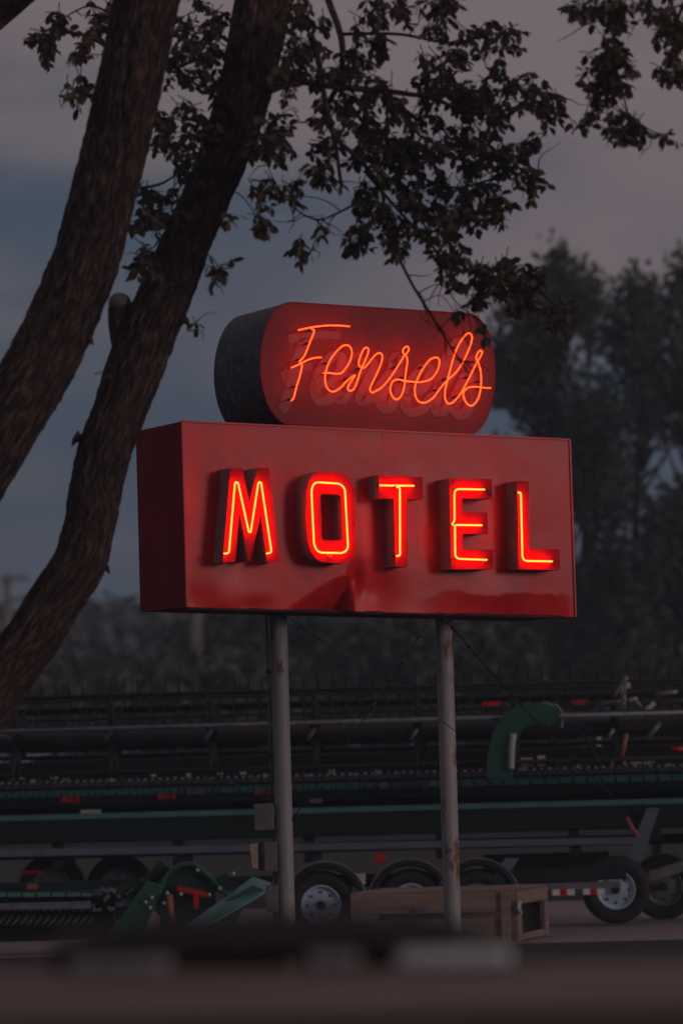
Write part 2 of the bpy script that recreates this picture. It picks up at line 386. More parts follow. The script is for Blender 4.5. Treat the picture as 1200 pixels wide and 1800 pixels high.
# upper capsule cabinet
def CP(off=0):
    out = []
    def arc(cx, cy, ax_, ay, a0, a1, n): 
        for i in range(n + 1):
            a = math.radians(a0 + (a1 - a0) * i / n); out.append((cx + ax_ * math.cos(a), cy - ay * math.sin(a)))
    top = lambda x: 531.5 + (x - 505) * (552 - 531.5) / (830 - 505)
    bot = lambda x: 746 + (x - 505) * (764 - 746) / (830 - 505)
    for i in range(19):   # left end, top to bottom
        a = math.radians(90 + 180 * i / 18); cx = 510
        yc = (top(cx) + bot(cx)) / 2; h = (bot(cx) - top(cx)) / 2
        ca, sa = math.cos(a), math.sin(a); k = 1.0
        out.append((cx + 53 * math.copysign(abs(ca) ** k, ca), yc - h * math.copysign(abs(sa) ** k, sa)))
    for i in range(19):   # right end, bottom to top
        a = math.radians(-90 + 180 * i / 18); cx = 822
        yc = (top(cx) + bot(cx)) / 2; h = (bot(cx) - top(cx)) / 2
        ca, sa = math.cos(a), math.sin(a); k = 1.0
        out.append((cx + 47 * math.copysign(abs(ca) ** k, ca), yc - h * math.copysign(abs(sa) ** k, sa)))
    return [S(x, y, off) for x, y in out]
CAPOFF = -.012
fr = CP(CAPOFF); cz = sum((p.z for p in fr)) / len(fr)
f = MB(); f.prism(fr, [p - NRM * (DEP - .03) for p in fr], caps=(False, True)); ob = f.build('capsule_band', 'cap_side', sign)
f = MB(); fr2 = [p + NRM * .004 for p in fr]; f.add(fr2, [tuple(t) for t in tessellate_polygon([fr2])]); f.build('capsule_face', 'cap_red', sign)
f = MB(); f.tube([p + NRM * .002 for p in fr], .007, 6, closed=True); f.build('capsule_trim', 'cap_red', sign)

def z1(l): return [(360 + x / 4.615, 540 + y / 4.615) for x, y in l]
def z2(l): return [(600 + x / 4, 540 + y / 4) for x, y in l]
F1 = z1([(755, 187), (830, 170), (900, 158), (980, 150), (1060, 148), (1175, 155)])
F2 = z1([(862, 176), (884, 184), (884, 205), (850, 290), (812, 385), (788, 420), (765, 437)])
F3 = z1([(700, 490), (760, 465), (830, 430), (885, 412), (945, 407)])
F4 = z1([(765, 440), (784, 460), (785, 490), (770, 560), (745, 640), (725, 720), (716, 742), (700, 758)])
E1 = z1([(960, 535), (1010, 533), (1070, 541), (1112, 530), (1152, 480), (1183, 420), (1191, 360), (1176, 320), (1142, 307), (1102, 325), (1050, 380), (1005, 450), (980, 530), (975, 590), (985, 640), (1005, 672), (1035, 685), (1070, 674), (1120, 635)]) + z2([(20, 535), (60, 500), (96, 476)])
N1 = z2([(96, 478), (78, 505), (50, 550), (44, 573), (58, 588), (82, 580), (104, 540), (128, 465), (150, 410), (180, 340), (190, 300), (176, 284), (156, 295), (135, 340), (121, 388), (126, 412), (150, 426), (176, 412), (220, 355), (258, 322), (284, 334), (285, 370), (265, 430), (230, 505), (204, 560), (202, 586), (216, 600), (244, 588), (284, 562), (335, 505), (392, 420), (440, 342)])
S1 = z2([(440, 342), (462, 318), (473, 294), (462, 276), (444, 284), (430, 306), (438, 330), (456, 345), (463, 385), (455, 430), (448, 490), (440, 560), (420, 622), (390, 648), (364, 636), (345, 597), (345, 555), (360, 522), (394, 508), (440, 518), (525, 528)])
E2 = z2([(440, 516), (525, 527), (590, 520), (640, 495), (675, 440), (688, 390), (682, 362), (660, 354), (620, 370), (580, 420), (545, 480), (520, 545), (514, 590), (524, 638), (550, 667), (590, 670), (640, 640), (688, 578), (722, 536)])
L1 = z2([(722, 536), (755, 502), (795, 468), (835, 415), (875, 340), (906, 265), (916, 212), (902, 184), (880, 188), (850, 220), (815, 280), (785, 360), (760, 450), (740, 530), (727, 590), (727, 640), (745, 676), (775, 673), (820, 630), (856, 575)])
S2 = z2([(856, 575), (900, 490), (938, 412), (968, 360), (987, 322), (984, 308), (968, 308), (950, 335), (947, 362), (964, 400), (978, 460), (980, 520), (975, 580), (960, 640), (930, 684), (900, 691), (870, 662), (854, 612), (870, 580), (900, 562), (950, 560), (1000, 567), (1048, 568)])
STO = .10
groups = [[F1, F2, F3, F4], [E1], [N1], [S1], [E2], [L1], [S2]]
for gr in groups:
    f = MB()
    for st in gr:
        f.tube(cr([S(x, y, STO) for x, y in st], 6), .0054, 8)
    o = f.build('script_tube', 'neon_orange', sign)
    f = MB()
    for st in gr:                                  # glass stand-offs behind the tube
        for k in (1, len(st) // 2, len(st) - 2):
            p = S(*st[k], STO - .008); f.tube([p, p - NRM * (STO - .012 + .012)], .007, 6)
    build_each(f, 'tube_support', 'black', o)
# faded painted lettering behind the tubes
f = MB(); layer = 0
for st in (F1, F2 + F4[2:], F3, E1, N1, S1, E2, L1, S2):
    pts = cr([S(x - 17, y + 12 + (6 if st in (E1, S1, E2, S2) else 4), CAPOFF + .0055 + layer * .0004) for x, y in st], 5); layer += 1
    wd = .040; k = len(f.v)
    for i, p in enumerate(pts):
        t = (pts[min(i + 1, len(pts) - 1)] - pts[max(i - 1, 0)]).normalized(); s2 = NRM.cross(t)
        ww = wd * (.75 + .45 * abs(t.z)); f.v += [p - s2 * ww, p + s2 * ww]
    for i in range(len(pts) - 1): f.f.append((k + 2 * i, k + 2 * i + 1, k + 2 * i + 3, k + 2 * i + 2)); f.sm.append(False)
f.build('painted_script', 'ghost', sign, fixn=False)

# channel letters
LD = .19
def zz(l, s, ox, oy): return [(ox + x / s, oy + y / s) for x, y in l]
z3 = lambda l: zz(l, 4.2857, 360, 800); z4 = lambda l: zz(l, 6.6667, 620, 810); z5 = lambda l: zz(l, 4.615, 760, 820)
LET = [
 (z3([(195, 97), (285, 97), (338, 362), (400, 95), (482, 95), (562, 803), (470, 808), (424, 450), (340, 800), (262, 430), (230, 805), (135, 808)]), None,
  [(z3([(140, 742), (182, 740), (228, 205), (250, 205), (332, 580), (346, 580), (404, 205), (424, 205), (503, 735), (460, 742)]), False)]),
 (z3([(850, 125), (1020, 130), (1062, 150), (1100, 200), (1128, 280), (1136, 480), (1140, 700), (1112, 770), (1085, 800), (1050, 818), (880, 805), (840, 785), (800, 730), (775, 650), (760, 480), (765, 270), (785, 190), (810, 150)]),
  z3([(885, 292), (1010, 295), (1028, 310), (1036, 630), (1020, 645), (895, 640), (880, 620), (870, 310)]),
  [(z3([(920, 209), (1010, 215), (1040, 235), (1055, 265), (1078, 690), (1065, 720), (1035, 738), (870, 735), (840, 715), (822, 670), (803, 270), (812, 230), (830, 210), (850, 205), (922, 209)]), False)]),
 (z4([(303, 165), (815, 190), (818, 450), (640, 452), (640, 1245), (500, 1240), (480, 445), (303, 440)]), None,
  [(z4([(308, 287), (420, 290), (715, 293)]), False), (z4([(500, 303), (550, 310), (552, 1112), (500, 1115)]), False)]),
 (z5([(135, 97), (478, 103), (482, 262), (240, 260), (242, 370), (442, 373), (450, 545), (243, 545), (245, 670), (490, 675), (492, 832), (152, 835)]), None,
  [(z5([(420, 187), (176, 182), (178, 440), (152, 474), (400, 477)]), False), (z5([(180, 472), (182, 748), (440, 758)]), False)]),
 (z5([(685, 117), (778, 120), (788, 668), (1028, 672), (1032, 840), (698, 835)]), None,
  [(z5([(686, 212), (714, 212), (728, 766), (970, 770)]), False)]),
]
for outl, hole, tubes in LET:
    fo = [S(x, y, LD) for x, y in outl]; ba = [p - NRM * (LD - .006) for p in fo]
    hf = [[S(x, y, LD) for x, y in hole]] if hole else []; hb = [[p - NRM * (LD - .006) for p in h] for h in hf]
    f = MB(); f.prism(fo, ba, hf, hb, caps=(False, True)); lo = f.build('channel_letter', 'letter_side', sign)
    f = MB(); L_ = [[p + NRM * .0 for p in fo]] + hf; pts = [p for l in L_ for p in l]
    # face is set 4 mm inside a thin rim
    f.add([p - NRM * .004 for p in pts], [tuple(t) for t in tessellate_polygon(L_)]); f.build('letter_face', 'letter_face', lo)
    for k, (tp, cl_) in enumerate(tubes):
        f = MB(); off = LD + .032 + (.012 if k else 0)
        # pixel positions were read on the tube itself: place them on the plane the tube lies in
        f.tube(sharp([S(x, y, off) for x, y in tp], .045), .0074, 8); f.build('neon_tube', 'neon_gold', lo)
        for e_ in ((tp[0], tp[-1]) if not hole else ()):
            p = S(*e_, off); g_ = MB(); g_.tube([p + NRM * .004, p - NRM * (off - LD + .002)], .0105, 10); g_.build('electrode', 'seam', lo)
        for q_ in tp[1:-1:2]:
            p = S(*q_, off - .008); g_ = MB(); g_.tube([p, p - NRM * (off - LD - .006)], .006, 6); g_.build('tube_support', 'seam', lo)
# housing of the O electrode
f = MB(); p = S(360 + 935 / 4.2857, 800 + 755 / 4.2857, LD + .003); f.lathe([(.013, 0), (.013, .014), (.018, .014), (.018, 0)], p, NRM, 14); f.build('electrode_cap', 'pale', sign)

# poles, conduit and boxes
MID = P0 - NRM * DEP * .5
def pole_at(px, py, r, material):
    p = on_plane(px, py, MID, NRM); f = MB(); zs = [0, .03, .6, 1.2, 1.8, 2.4, p.z + .12]
    pts = [Vector((p.x, p.y, z)) for z in zs]; f.tube(pts, r, 32); 
    f.tube([Vector((p.x, p.y, -.02)), Vector((p.x, p.y, .04))], r * 2, 24)
    f.build('pole', material, sign); return p
pl = pole_at(489, 1080, .0675, 'pole_clean'); pr = pole_at(779.5, 1092, .067, 'pole')
KX = 29.5 / FPX
def lp(px, py, dy=0):   # point beside the left pole
    return P(px, py, pl.y + dy)
f = MB(); f.tube([lp(468, 1072), lp(471, 1180), lp(474, 1300), lp(477, 1415)], .010, 10); f.tube([lp(474.5, 1072), lp(477, 1180), lp(481, 1390)], .006, 8)
f.tube([lp(480, 1455), lp(483, 1600), lp(486, 1735)], .016, 10); build_each(f, 'conduit', 'box_grey', sign)
f = MB(); f.box(lp(471.5, 1180), .022, .02, .012); f.box(lp(476, 1330), .022, .02, .012); build_each(f, 'conduit_clamp', 'black', sign)
def jbox(x0, x1, y0, y1, d=.11, m_='box_grey', nm='junction_box'):
    c = lp((x0 + x1) / 2, (y0 + y1) / 2, -.03); f = MB(); hx = (x1 - x0) / 2 * KX; hz = (y1 - y0) / 2 * KX
    f.box(c, hx, d / 2, hz); o = f.build(nm, m_, sign, bevel=.006)
    f = MB(); f.box(c + Vector((0, -d / 2 - .008, 0)), hx * 1.04, .007, hz * 1.03); f.build('cover_plate', m_, o, bevel=.004)
    return o
jbox(448, 481, 1413, 1458); jbox(465, 487, 1480, 1531); jbox(468, 489, 1556, 1602)
f = MB(); c = lp(459, 1505, -.04); f.box(c, 4.5 * KX, .075, 25 * KX); fl = f.build('flood_light', 'black', sign, bevel=.008)
f = MB(); c = lp(447, 1505, -.04); f.hexa([c + Vector((x * KX, y, z * KX)) for z in (-1,) for x, y, z in ((-4, -.06, -21), (8, -.07, -23), (8, .07, -23), (-4, .06, -21))] + [c + Vector((x * KX, y, z * KX)) for x, y, z in ((-8, -.06, 20), (8, -.07, 23), (8, .07, 23), (-8, .06, 20))])
f.build('lens', 'tan', fl, bevel=.006)

# bracing cables
def sag(a, c, k, n=24):
    return [a.lerp(c, i / n) - Vector((0, 0, k * math.sin(PI * i / n))) for i in range(n + 1)]
def cable(pts, r, label, beads=()):
    f = MB(); f.tube(pts, r, 6)
    for t in beads:
        i = int(t * (len(pts) - 1)); d = (pts[i + 1] - pts[i - 1]).normalized(); f.tube([pts[i] - d * .03, pts[i] + d * .03], r * 2.0, 8)
    tag(f.build('brace_cable', 'wire'), label, 'cable', 'cables hanging below the sign cabinet')
cable(sag(P(757, 1086, 29.2), P(512, 1442, 29.25), .03), .0055, 'thin dark cable slanting from right pole top down to left pole', (.1, .22, .3, .42))
cable(sag(P(500, 1078, 29.2), P(772, 1264, 29.45), .02) + sag(P(772, 1264, 29.45), P(806, 1290, 29.45), 0, 4)[1:], .004, 'thin dark cable slanting from left pole top across right pole', (.12, .2))
cable(sag(P(782, 1088, 29.3), P(1075, 1398, 33.0), .05), .0075, 'dark guy cable running from right pole top towards the yard behind', (.06, .13, .18))

# ------------------------------------------------------------------ leaning tree in front
TY = 24.0; KT = TY / FPX
def tp(px, py, dy=0): return P(px, py, TY + dy)
tree = thing('leaning_tree', 'large leaning tree with two furrowed dark trunks and drooping leafy branches', 'tree', Vector((tp(-235, 1826).x, TY, 0)))
def barkwob(seed, amp=.105):
    def fn(i, j, an, p):
        q = Vector((math.cos(an) * 3.2 + seed, math.sin(an) * 3.2, p.z * .9))
        ridg = abs(noise.noise(Vector((math.cos(an) * 6 + seed, math.sin(an) * 6, p.z * 4.2 + .9 * noise.noise(Vector((an * 1.5, seed, p.z * 5)))))))
        r2 = abs(noise.noise(Vector((math.cos(an) * 13 + seed, math.sin(an) * 13, p.z * 7.0))))
        r3 = abs(noise.noise(Vector((math.cos(an) * 24 + seed, math.sin(an) * 24, p.z * 11.0))))
        return 1 + .07 * noise.noise(q) + amp * .6 * (.5 - ridg * 1.6) + amp * .6 * (.5 - r2 * 1.8) + amp * .4 * (.5 - r3 * 2)
    return fn
def trunk(pts, rpx, seed, dys, name='trunk'):
    c = cr([tp(x, y, d) for (x, y), d in zip(pts, dys)], 30); rr = []
    for i in range(len(rpx) - 1): rr += [(rpx[i] + (rpx[i + 1] - rpx[i]) * j / 30) * KT for j in range(30)]
    rr.append(rpx[-1] * KT); f = MB(); f.tube(c, rr, 150, wob=barkwob(seed)); return f.build(name, 'bark', tree)
A = [(300, -260), (276, -110), (258, 0), (228, 150), (203, 260), (172, 380), (150, 460), (105, 570), (60, 660), (0, 755), (-62, 860), (-140, 1010), (-200, 1250), (-235, 1500), (-250, 1840)]
trunk(A, [52, 53, 54, 54, 54, 55, 57, 57, 58, 60, 62, 66, 72, 82, 110], 1.3, [-.9, -.8, -.7, -.6, -.55, -.5, -.45, -.4, -.4, -.4, -.35, -.3, -.2, -.1, 0])
B = [(525, -260), (488, -90), (464, 0), (432, 150), (402, 250), (365, 340), (330, 420), (299, 500), (268, 570), (238, 645), (213, 716), (185, 792), (169, 860), (156, 930), (137, 995), (99, 1052), (58, 1120), (2, 1192), (-70, 1290), (-140, 1410), (-190, 1560), (-215, 1840)]
trunk(B, [50, 50, 50, 47, 43, 42, 43, 45, 47, 49, 46, 46, 45, 44, 46, 46, 47, 50, 52, 58, 66, 95], 7.7, [.8, .7, .6, .5, .45, .42, .42, .42, .42, .42, .42, .42, .42, .4, .35, .3, .25, .2, .1, .1, .1, .1])
c = cr([tp(x, y, .42) for x, y in [(236, 670), (224, 620), (215, 580), (212, 555), (211.5, 540)]], 8); f = MB()
f.tube(c, [(28 - 7.5 * (i / (len(c) - 1)) ** .6) * KT for i in range(len(c))], 60, wob=barkwob(3.1, .05)); stub = f.build('broken_stub', 'bark', tree)
f = MB(); f.tube([tp(x, y, .42) for x, y in [(211.5, 541), (211, 535), (210.5, 529), (210, 524), (209.7, 519.5), (209.5, 516), (209.4, 514.6)]], [21 * KT, 20.8 * KT, 20 * KT, 18 * KT, 14.5 * KT, 9 * KT, 3 * KT], 32); f.build('cut_end', 'cutwood', stub)
f = MB()
for (x, y) in ((163, 598), (192, 1000), (332, 566), (128, 775), (70, 520), (183, 660)):      # small bark spurs
    sd = 1 if x in (163, 192, 332) else -1; a = tp(x - 16 * sd, y - 10, (.38 if x != 192 else .36) if x not in (163, 70) else -.42); f.tube([a, tp(x - 3 * sd, y, a.y - TY), tp(x + 1 * sd, y + 9, a.y - TY)], [.045, .02, .004], 6)
build_each(f, 'bark_spur', 'bark', tree)
BR_ = [  # branch polylines in photo pixels, start/end radius in px, depth offset
 ([(-60, 70), (0, 22), (50, -20), (120, -80)], 26, 22, .6),
 ([(470, 160), (500, 149), (535, 144), (593, 153), (675, 160), (722, 166), (760, 172), (830, 200), (905, 190), (985, 168)], 8, 2, -.3),
 ([(560, -60), (577, 0), (595, 50), (602, 90), (596, 145), (575, 190), (588, 240), (631, 280), (669, 330), (676, 375), (692, 432), (722, 496), (752, 545), (786, 600), (806, 632), (822, 655)], 6.5, 1.4, -.2),
 ([(545, 60), (558, 100), (570, 170), (587, 240), (600, 330)], 7, 3, -.4),
 ([(600, 60), (700, 60), (790, 75), (860, 60), (905, 55)], 3.5, 1.2, .1),
 ([(593, 153), (650, 230), (720, 300), (800, 330), (880, 310), (945, 300)], 4, 1.2, .2),
 ([(675, 160), (740, 240), (830, 270), (890, 260), (935, 262)], 3, 1, -.5),
 ([(640, 300), (700, 370), (765, 440), (800, 500), (870, 490), (930, 505), (990, 545)], 3, 1, -.1),
 ([(765, 440), (778, 490), (800, 530), (832, 558), (842, 585)], 1.6, .8, -.1),
 ([(650, 340), (628, 356), (590, 376), (560, 386), (530, 375), (505, 350), (482, 318), (470, 290)], 2.6, .8, -.2),
 ([(560, 386), (556, 410), (548, 440), (530, 455)], 1.2, .6, -.2),
 ([(600, 372), (570, 352), (530, 345), (500, 350)], 1.2, .6, -.2),
 ([(530, 375), (505, 390), (480, 388)], 1, .6, -.2),
 ([(735, 515), (770, 500), (800, 520)], 1.2, .6, -.2),
 ([(745, 530), (775, 520), (805, 560), (815, 580)], 1.0, .5, -.2),
 ([(806, 632), (840, 640), (862, 655)], 1.0, .5, -.2),
 ([(255, 330), (290, 320), (330, 290)], 3, 1.5, .3),
 ([(180, 190), (150, 165), (115, 155)], 2.4, 1, .4), ([(200, 90), (140, 60), (70, 60)], 3, 1, .4), ([(215, 40), (160, 10), (100, 40)], 3, 1, .5),
 ([(310, 120), (345, 105), (400, 95)], 4, 3, 0),
 ([(400, 330), (430, 350), (462, 400)], 1.5, .8, -.5), ([(350, 440), (375, 455), (390, 485)], 1.4, .7, -.5), ([(280, 470), (262, 450), (250, 480)], 2, 1, -.4), ([(330, 575), (345, 565)], 1.6, .8, -.5),
 ([(440, 240), (470, 215), (490, 230)], 2, 1, -.5),
 ([(1130, -80), (1090, 0), (1078, 80), (1076, 130), (1060, 190), (1035, 220)], 4, 1, -.8),
 ([(1078, 110), (1095, 170), (1110, 215), (1140, 228), (1170, 240)], 2, .8, -.8),
 ([(1090, 0), (1050, 20), (1010, 15)], 2, .8, -.8), ([(1040, 35), (1000, 62), (980, 72)], 1.2, .5, -.8),
 ([(1230, -60), (1195, 20), (1180, 90), (1195, 150)], 4, 1, -.9), ([(1230, 0), (1160, 20), (1130, 40)], 2, .8, -.9),
]
for pts, r0, r1, dy in BR_:
    c = cr([tp(x, y, dy + .12 * math.sin(i * 1.7)) for i, (x, y) in enumerate(pts)], 6); n = len(c)
    f = MB(); f.tube(c, [(r0 + (r1 - r0) * i / (n - 1)) * KT for i in range(n)], 8 if r0 < 10 else 40, wob=(barkwob(5.5, .06) if r0 > 10 else None)); f.build('branch', 'bark', tree)
# leaves
def leaf(f, p, d, up, L, W):
    d = d.normalized(); s = d.cross(up); s = s.normalized() if s.length > 1e-4 else d.orthogonal().normalized(); nn = s.cross(d)
    c = rnd.uniform(-.25, .25); fo = rnd.uniform(.1, .45)
    def q(t, w_, h=0): return p + d * (L * t) + s * (W * w_) + nn * (L * (c * t * t + h))
    a = q(0, 0); m1 = q(.35, 0); m2 = q(.7, 0); e = q(1.0, 0)
    l1 = q(.3, -.46, fo * .18); l2 = q(.68, -.46, fo * .16); r1 = q(.3, .46, fo * .18); r2 = q(.68, .46, fo * .16)
    f.add([a, m1, m2, e, l1, l2, r1, r2], [(0, 4, 1), (1, 4, 5, 2), (2, 5, 3), (0, 1, 6), (1, 2, 7, 6), (2, 3, 7)])
BL_ = [  # cx, cy, rx, ry, twigs, depth offset  (leafy sprays)
 (95, 60, 38, 40, 13, .4), (150, 70, 25, 38, 7, .4), (165, 18, 45, 18, 8, .5), (70, 75, 18, 22, 4, .4), (145, 158, 35, 22, 8, .4),
 (345, 40, 50, 50, 26, .3), (330, 110, 40, 40, 16, .3), (370, 130, 30, 50, 14, .2), (300, 190, 38, 36, 13, .3), (345, 215, 30, 40, 12, .2), (290, 250, 30, 22, 7, .3), (320, 290, 36, 34, 13, .2), (275, 335, 32, 18, 6, .3), (258, 382, 20, 22, 7, .3), (290, 375, 16, 20, 4, .3), (265, 470, 26, 34, 8, .1), (252, 440, 14, 16, 3, .2),
 (530, 40, 45, 45, 20, -.2), (545, 110, 50, 34, 15, -.3), (500, 100, 25, 60, 10, -.4), (480, 215, 32, 34, 10, -.3), (455, 265, 22, 32, 8, -.4), (490, 250, 22, 20, 5, -.3), (460, 325, 20, 22, 5, -.4), (459, 388, 12, 26, 6, -.4), (402, 380, 8, 14, 2, -.5), (384, 474, 14, 16, 4, -.5), (345, 565, 8, 6, 1, -.5), (180, 652, 6, 8, 1, -.4),
 (640, 110, 50, 44, 18, -.2), (590, 210, 40, 50, 18, -.2), (560, 285, 22, 22, 6, -.2), (570, 310, 14, 12, 3, -.2), (655, 190, 60, 50, 28, 0), (660, 270, 60, 46, 28, 0), (720, 240, 50, 50, 22, .1), (670, 340, 50, 40, 20, 0), (730, 320, 50, 46, 22, .1),
 (760, 130, 36, 44, 16, .2), (790, 180, 40, 44, 18, .2), (830, 160, 40, 36, 14, .1), (770, 260, 46, 44, 20, .1), (840, 235, 40, 34, 14, 0), (870, 170, 34, 34, 9, 0), (935, 170, 40, 20, 9, -.2), (965, 168, 16, 12, 2, -.2), (940, 195, 20, 18, 4, -.2), (890, 140, 26, 20, 5, 0), (845, 55, 30, 22, 7, .1), (895, 65, 14, 22, 5, .1), (880, 100, 16, 16, 3, .1),
 (765, 35, 18, 34, 8, .1), (690, 12, 50, 18, 12, .1), (640, 60, 30, 30, 5, 0), (800, 90, 24, 22, 5, .1), (780, 5, 22, 12, 3, .1),
 (890, 255, 36, 18, 6, -.2), (925, 245, 16, 16, 4, -.2), (880, 300, 36, 24, 8, .1), (935, 312, 18, 22, 6, .1), (820, 320, 46, 32, 15, .1), (870, 345, 28, 22, 7, .1), (856, 385, 16, 16, 3, .1), (790, 370, 40, 36, 14, 0), (740, 395, 36, 32, 11, 0), (690, 400, 34, 30, 9, 0), (640, 405, 26, 20, 5, 0), (630, 425, 18, 14, 3, 0), (690, 440, 16, 18, 3, 0),
 (790, 430, 26, 30, 9, -.1), (800, 475, 20, 26, 6, -.1), (850, 480, 34, 22, 10, -.1), (900, 475, 28, 20, 8, -.1), (880, 510, 38, 18, 9, -.1), (935, 495, 20, 14, 4, -.1), (920, 525, 26, 14, 5, -.1), (970, 545, 26, 16, 5, -.1), (990, 560, 16, 12, 3, -.1), (826, 530, 10, 18, 2, -.1), (838, 572, 9, 12, 2, -.1), (806, 546, 6, 8, 1, -.1),
 (520, 435, 20, 14, 3, -.2), (515, 318, 16, 14, 3, -.2), (570, 398, 12, 8, 1, -.2), (505, 355, 20, 10, 1, -.2), (545, 440, 12, 14, 1, -.2),
 (1030, 12, 34, 20, 9, -.8), (1075, 30, 34, 30, 10, -.8), (1080, 90, 22, 30, 7, -.8), (1045, 120, 28, 24, 8, -.8), (1090, 140, 22, 26, 6, -.8), (1045, 165, 20, 26, 4, -.8), (1025, 205, 20, 24, 3, -.8), (1085, 215, 28, 22, 8, -.8), (1115, 205, 20, 22, 5, -.8), (1120, 5, 24, 12, 4, -.8), (1168, 242, 8, 7, 2, -.8), (1165, 60, 30, 44, 13, -.9), (1190, 30, 24, 40, 10, -.9), (1175, 115, 18, 28, 6, -.9), (1195, 130, 12, 24, 4, -.9), (1135, 225, 8, 5, 1, -.8),
]
lf = MB(); tw = MB()
for cx, cy, rx, ry, n, dy in BL_:
    for _ in range(max(1, round(n * (.77 if n > 11 else 1.0)))):
        a = rnd.uniform(0, 2 * PI); r = math.sqrt(rnd.random())
        x, y = cx + rx * r * math.cos(a), cy + ry * r * math.sin(a)
        p = tp(x, y, dy + rnd.gauss(0, .28)); hl = .5 if rx < 14 else 1
        dr = Vector((rnd.gauss(.25, .7), rnd.gauss(0, .6), rnd.gauss(-.55, .5))).normalized()
        ln = rnd.uniform(.10, .22) * (.5 + .5 * hl); p = p - dr * ln * .5
        pts = [p, p + dr * ln * .5 + Vector((0, 0, .015)), p + dr * ln]
        tw.tube(pts, [.0035, .0028, .0018], 4, caps=False)
        for t in ((.35, .7, 1.0) if hl == 1 else (.5, 1.0)):
            nd = pts[0].lerp(pts[2], t) + Vector((0, 0, .01)); ph = rnd.uniform(0, 6.28)
            for i in range(rnd.randint(3, 5)):
                a2 = ph + i * 1.45 + rnd.gauss(0, .3)
                dd = dr * .5 + Vector((math.cos(a2) * .75, math.sin(a2) * .75, -.55 + rnd.gauss(0, .38)))
                sz = rnd.uniform(.044, .086); st_ = dd.normalized() * rnd.uniform(.008, .022); tw.tube([nd, nd + st_], [.0012, .001], 3, caps=False)
                leaf(lf, nd + st_, dd, Vector((rnd.gauss(0, .8), rnd.gauss(0, .8), 1)), sz, sz * rnd.uniform(.46, .64))
# fine bare twiglets off the branches
for pts, r0, r1, dy in BR_:
    if r0 > 10: continue
    c = cr([tp(x, y, dy) for x, y in pts], 5)
    for _ in range(max(1, len(c) // 6)):
        i = rnd.randrange(len(c) // 4, len(c)); d = Vector((rnd.gauss(.1, .7), rnd.gauss(0, .5), rnd.gauss(-.45, .55))).normalized(); p = c[i]; q = [p]
        for _k in range(4): d = (d + Vector((rnd.gauss(0, .3), rnd.gauss(0, .3), rnd.gauss(-.05, .3)))).normalized(); p = p + d * rnd.uniform(.03, .07); q.append(p)
        tw.tube(q, [.0045, .004, .003, .0024, .0016], 4, caps=False)
tw.build('twigs', 'bark', tree); lf.build('foliage', 'leaf', tree, fixn=False)

# ------------------------------------------------------------------ background trees
def far_tree(name, label, Y, cx, ytop, prof, n, seed, leafm='leaf_far', trunk_w=.16, size=(.10, .2), group='trees beyond the yard', ybase=None):
    """prof: list of (y pixel, left x, right x) outline read from the photo; the crown is filled with leaf clumps carried by limbs"""
    r = random.Random(seed); k = Y / FPX
    base = P(cx, 1300, Y); root = thing(name, label, 'tree', Vector((base.x, Y, 0)), group)
    top = P(cx, ytop, Y); f = MB()
    tk = cr([Vector((base.x, Y, -.1)), Vector((base.x + r.uniform(-.2, .2), Y, top.z * .35)), Vector((base.x + r.uniform(-.3, .3), Y, top.z * .65)), Vector((top.x, Y, top.z * .97))], 8)
    f.tube(tk, [trunk_w * (1 - .93 * i / (len(tk) - 1)) for i in range(len(tk))], 10)
    def span(y):
        for (y0, a0, b0), (y1, a1, b1) in zip(prof, prof[1:]):
            if y0 <= y <= y1:
                t = (y - y0) / (y1 - y0); return a0 + (a1 - a0) * t, b0 + (b1 - b0) * t
        return prof[-1][1], prof[-1][2]
    lf = MB(); y0, y1 = prof[0][0], prof[-1][0]; cl = []
    while len(cl) < n:
        y = y0 + (y1 - y0) * r.random() ** .85; a, b = span(y)
        if r.random() > (b - a) / 330: continue
        x = r.uniform(a, b); p = P(x, y, Y); dep = (b - a) * .5 * k
        p.y += r.uniform(-1, 1) * dep * math.sqrt(max(0, 1 - ((x - (a + b) / 2) / ((b - a) / 2 + 1)) ** 2))
        if noise.noise(p * .62 + Vector((seed, 0, 0))) < .015 and y > y0 + 60: continue      # holes in the crown
        cl.append(p)
    ys, a_, b_ = prof[0]; a2, b2 = span(ys + 55)
    for k_ in range(16):                                   # pointed leader
        t = k_ / 15; cl.append(P((a_ + b_) / 2 + ((a2 + b2) / 2 - (a_ + b_) / 2) * t * .4 + r.gauss(0, 4 + 9 * t), ys + 62 * t, Y) + Vector((0, r.gauss(0, .15 + .2 * t), 0)))
    for p in cl:
        if r.random() < .35:
            z = max(.5, p.z - r.uniform(.4, 1.4)); q = Vector((base.x + (top.x - base.x) * z / top.z, Y, z)); mid = q.lerp(p, .55) - Vector((0, 0, .12))
            f.tube([q, mid, p], [.05, .03, .008], 5, caps=False)
        dv = Vector((p.x - base.x, p.y - Y, 1.2)).normalized()
        for _ in range(r.randint(9, 14)):
            o = Vector((r.gauss(0, .17), r.gauss(0, .17), r.gauss(.02, .16))) + dv * r.uniform(-.1, .25)
            d = (dv + Vector((r.gauss(0, .7), r.gauss(0, .7), r.gauss(0, .5)))).normalized(); s = d.cross(Vector((r.gauss(0, 1), r.gauss(0, 1), r.gauss(0, 1)))).normalized()
            L = r.uniform(*size); W = L * r.uniform(.3, .45); c = p + o
            lf.add([c - d * L * .5, c + s * W, c + d * L * .6, c - s * W], [(0, 1, 2, 3)])
    f.build('trunk', 'bark', root); lf.build('crown', leafm, root, fixn=False)
    return root
